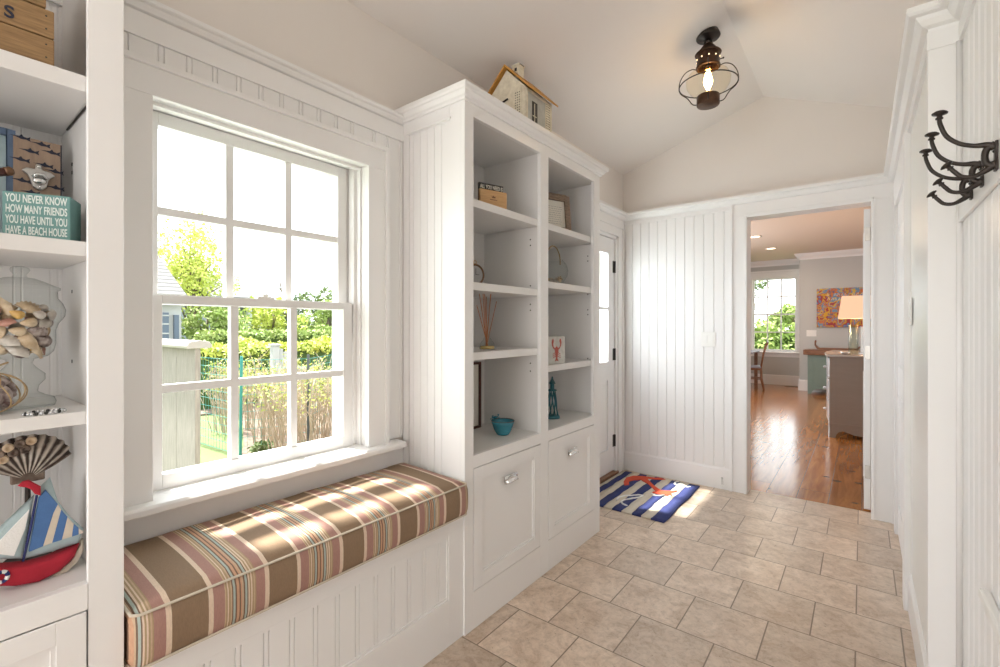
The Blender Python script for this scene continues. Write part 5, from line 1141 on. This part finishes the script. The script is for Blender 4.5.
tree('dark bushy tree beyond the hedge, middle panes', (-19.5, 10.6, GZ), 2.6, (1.3, 1.3, 1.0), .09, 3000, 'leafdark', .1, 18, name='garden_tree')
tree('light green tree beside the neighbouring white house', (-14.2, 5.1, GZ), 2.5, (1.0, 1.2, .8), .06, 2600, 'leafbright', .08, 20, name='garden_tree')
tree('pale green tree right of the dark bushy one beyond the hedge', (-16.0, 9.9, GZ), 2.5, (1.2, 1.6, .8), .07, 3200, 'leafbright', .1, 20, name='garden_tree')
bt = thing('bare_tree', 'thin bare branching tree against the white sky', 'tree', (-14.5, 7.35, GZ)); gb = G()
gb.tube([(0, .3, 0), (0, .25, 1.6), (0, .15, 2.2), (.0, 0.0, 2.75), (0, -.08, 3.3)], [.05, .04, .03, .022, .01], 6).tube([(0, 0.05, 2.6), (0, -.2, 2.95), (0, -.3, 3.15)], [.02, .014, .008], 6).tube([(0, .2, 1.9), (0, -.3, 2.1), (0, -.6, 2.05)], [.02, .012, .006], 6)
mk('trunk', gb, 'bark', bt, True)
def hedge(label, x0, x1, y0, y1, h, m, n, size):
    t = thing('hedge', label, 'hedge', ((x0 + x1) / 2, (y0 + y1) / 2, GZ)); L_ = (y1 - y0) / 2; W_ = (x1 - x0) / 2
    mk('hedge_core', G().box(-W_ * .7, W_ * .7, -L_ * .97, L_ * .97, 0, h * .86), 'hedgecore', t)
    cen = []
    for i in range(int((y1 - y0) * 5)): cen.append(((random.uniform(-W_, W_) * .7, -L_ + 2 * L_ * (i + .5) / int((y1 - y0) * 5), h * random.uniform(.12, .9)), (W_ * .55, .3, .22)))
    for i in range(int((y1 - y0) * 3)): cen.append(((W_ * .5, -L_ + 2 * L_ * (i + .5) / int((y1 - y0) * 3), h * .86), (W_ * .5, .25, .16)))
    leaves('foliage', n, cen, size, m, t); return t
hedge('bright yellow-green clipped hedge behind the wire fence', -10.3, -9.3, 3.2, 9.0, 1.25, 'leafyellow', 15000, .05)
hedge('taller green hedge behind the bright one', -13.3, -12.1, 4.3, 11.0, 1.52, 'leafbright', 12000, .06)
hedge('green hedge seen through the far room window', -5.0, 3.0, 19.0, 20.6, 1.55, 'leafbright', 1, .05)
# the far window's hedge runs along x: own foliage
o = bpy.data.objects['hedge.002'] if 'hedge.002' in bpy.data.objects else None
if o:
    for c in list(o.children):
        if c.name.startswith('foliage'): bpy.data.objects.remove(c)
    leaves('foliage', 12000, [((x, random.uniform(-1.0, -.5), random.uniform(.05, 1.6)), (.35, .35, .25)) for x in np.arange(-4, 4, .06)], .09, 'leafbright', o)
tree('leafy tree beyond the far room window', (-4.6, 23, GZ), 4.2, (1.6, 1.6, 1.4), .10, 3500, 'leafmid', .12, 20, name='garden_tree')
tree('pale leafy tree right of centre beyond the far room window', (-2.2, 24, GZ), 2.9, (1.6, 1.4, 1.0), .10, 3000, 'leafbright', .12, 18, name='garden_tree')
# twiggy budding shrubs
def shrub(label, x, y, h, sp, nst, nl):
    t = thing('twiggy_shrub', label, 'shrub', (x, y, GZ + .03), 0, 'budding twiggy shrubs in the mulch bed'); g = G(); cen = []
    for i in range(nst):
        a_ = random.uniform(0, 6.28); r_ = sp * math.sqrt(random.random()); hh = h * random.uniform(.55, 1.0); b0 = Vector((.6 * r_ * math.cos(a_ + .5), .6 * r_ * math.sin(a_ + .5), 0)); b2 = Vector((r_ * math.cos(a_), r_ * math.sin(a_), hh)); b1 = b0.lerp(b2, .5) + Vector((random.uniform(-.05, .05), random.uniform(-.05, .05), .05))
        g.tube([b0, b1, b2], [.007, .005, .003], 4)
        for k_ in range(3):
            s_ = b1.lerp(b2, random.random()); e = s_ + Vector((random.uniform(-.16, .16), random.uniform(-.16, .16), random.uniform(.05, .22))); g.tube([s_, e], [.004, .002], 4); cen.append((tuple(e), .05))
        cen.append((tuple(b2), .06))
    mk('stems', g, 'twig', t); leaves('buds', nl, cen, .020, 'leafyellow', t); return t
pos = [(-5.3, 2.85), (-5.5, 3.25), (-5.2, 3.62), (-6.2, 3.05), (-6.3, 3.6), (-6.0, 4.2), (-7.2, 2.95), (-7.4, 3.7), (-7.3, 4.6), (-8.6, 3.55), (-6.6, 4.9)]
where = ['nearest twiggy budding shrub, centre pane bottom', 'twiggy budding shrub behind the nearest one', 'twiggy budding shrub at the right pane bottom', 'twiggy budding shrub beside the teal fence post', 'twiggy budding shrub by the dark post', 'twiggy budding shrub in the right pane', 'twiggy budding shrub behind the wooden privacy fence', 'twiggy budding shrub under the hedge, middle', 'twiggy budding shrub under the hedge, right', 'twiggy budding shrub farthest off, below the white gate', 'twiggy budding shrub at the far right of the bed']
for (x, y), l in zip(pos, where): shrub(l, x, y, 1.0, .44, 42, 420)
for i, (x, y) in enumerate(((-5.6, 2.62), (-5.05, 2.85))):
    t = thing('leafy_plant', ['small green leafy plant beside the teal post base', 'small green leafy plant by the dark post base'][i], 'plant', (x, y, GZ + .03)); leaves('foliage', 160, [((0, 0, .08), (.14, .14, .07))], .04, 'leafmid', t); mk('stem', G().tube([(0, 0, 0), (0, 0, .1)], .008, 5), 'twig', t)
# weathered privacy fence end, white cap
pf = thing('privacy_fence', 'weathered grey board fence with rounded white cap outside the window', 'fence', (-4.2, 1.0, GZ))
for i in range(13):
    x = -2.93 - i * .293; wp(pf, 'board', G().box(x - .290, x, 1.0, 1.028, GZ, 1.125), 'greyboard', bevel=.003)
wp(pf, 'cap_rail', G().prism([(.955, 1.125), (.950, 1.14), (.965, 1.162), (1.015, 1.170), (1.065, 1.162), (1.080, 1.14), (1.075, 1.125)], lambda u, v_, w_: (w_, u, v_), -6.75, -2.905), 'paleboard', bevel=.004)
wp(pf, 'post', G().box(-6.78, -6.72, 1.0, 1.08, GZ, 1.12), 'greyboard')
# wire fence
wf = thing('wire_fence', 'teal wire mesh garden fence with thin metal posts', 'fence', (-6.8, 3.0, GZ))
path_ = [(-8.9, 1.9), (-7.4, 2.30), (-5.7, 2.41), (-5.35, 3.05), (-7.0, 5.2)]
wh = 1.15
g = G()
for (ax_, ay_), (bx_, by_) in zip(path_[:-1], path_[1:]):
    L_ = math.hypot(bx_ - ax_, by_ - ay_); n = int(L_ / .07)
    for i in range(n + 1):
        x, y = ax_ + (bx_ - ax_) * i / n, ay_ + (by_ - ay_) * i / n; g.tube([(x, y, GZ + .05), (x, y, GZ + wh)], .0022, 3)
    for j in range(12): z = GZ + .05 + (wh - .05) * j / 11; g.tube([(ax_, ay_, z), (bx_, by_, z)], .0024, 3)
wp(wf, 'wire_mesh', g, 'tealwire')
for i, (x, y) in enumerate(path_): wp(wf, 'post', G().tube([(x, y, GZ), (x + (.03 if i == 2 else 0), y, GZ + wh + .05)], .016, 6), 'tealwire' if i != 3 else 'darkmetal')
# white picket gate
gt = thing('picket_gate', 'small white picket gate panel with a capped post by the hedge', 'gate', (-8.2, 4.3, GZ))
wp(gt, 'post', G().box(-8.25, -8.13, 3.98, 4.10, GZ, .90).box(-8.27, -8.11, 3.96, 4.12, .90, .93), 'outwhite', bevel=.01)
for i in range(6):
    y = 4.13 + i * .075; wp(gt, 'picket', G().box(-8.21, -8.18, y, y + .055, GZ + .08, .84 - i * .045 - .008 * i * i), 'outwhite')
wp(gt, 'rail', G().box(-8.18, -8.15, 4.10, 4.60, .1, .17).box(-8.18, -8.15, 4.10, 4.60, .45, .5), 'outwhite')
# neighbouring white house
nh = thing('neighbour_house', 'white neighbouring house with grey shingle roof at the left', 'house', (-14, -.2, GZ))
wp(nh, 'wall', G().box(-16.5, -12.3, -5, 3.92, GZ, 1.86), 'outwhite')
wp(nh, 'roof', G().prism([(-12.05, 1.76), (-14.5, 3.10), (-16.9, 1.76), (-16.9, 1.90), (-14.5, 3.26), (-12.05, 1.90)], lambda u, v_, w_: (u, w_, v_), -5.2, 3.98), 'shingle')
g = G()
for i in range(14):
    t_ = (i + .5) / 14; x = -12.05 - 2.45 * t_; z = 1.90 + 1.36 * t_; g.box(x - .01, x + .008, -5.2, 3.98, z - .004, z + .020)
wp(nh, 'shingle_course', g, 'paleboard')
wp(nh, 'gable_wall', G().prism([(-16.5, 1.86), (-12.3, 1.86), (-14.5, 3.08)], lambda u, v_, w_: (u, w_, v_), 3.82, 3.92), 'outwhite')
ww = wp(nh, 'window', G().box(-12.3, -12.24, 3.25, 3.66, .65, 1.55), 'shutter')
g = G().box(-12.24, -12.225, 3.44, 3.47, .65, 1.55)
for z in (.65, .86, 1.07, 1.28, 1.47): g.box(-12.24, -12.225, 3.25, 3.66, z, z + .03)
mk('window_bars', g, 'outwhite', ww)
wp(nh, 'shutter', G().box(-12.3, -12.22, 3.76, 3.85, .5, 1.5), 'shutter')
# distant grey house with white porch posts
dh = thing('distant_house', 'grey house with white porch posts beyond the hedges', 'house', (-21, 9.0, GZ))
wp(dh, 'wall', G().box(-24, -20.6, 7.6, 10.4, GZ, 2.35), 'siding')
wp(dh, 'roof', G().prism([(-19.9, 2.30), (-22.2, 3.35), (-24.4, 2.30), (-24.4, 2.42), (-22.2, 3.5), (-19.9, 2.42)], lambda u, v_, w_: (u, w_, v_), 7.4, 9.75), 'shingle')
for y in (8.75, 9.15, 9.42): wp(dh, 'porch_post', G().box(-20.15, -19.95, y, y + .15, GZ, 2.3), 'outwhite')
wp(dh, 'porch_floor', G().box(-20.6, -19.9, 7.6, 9.75, GZ, GZ + .3), 'outwhite')
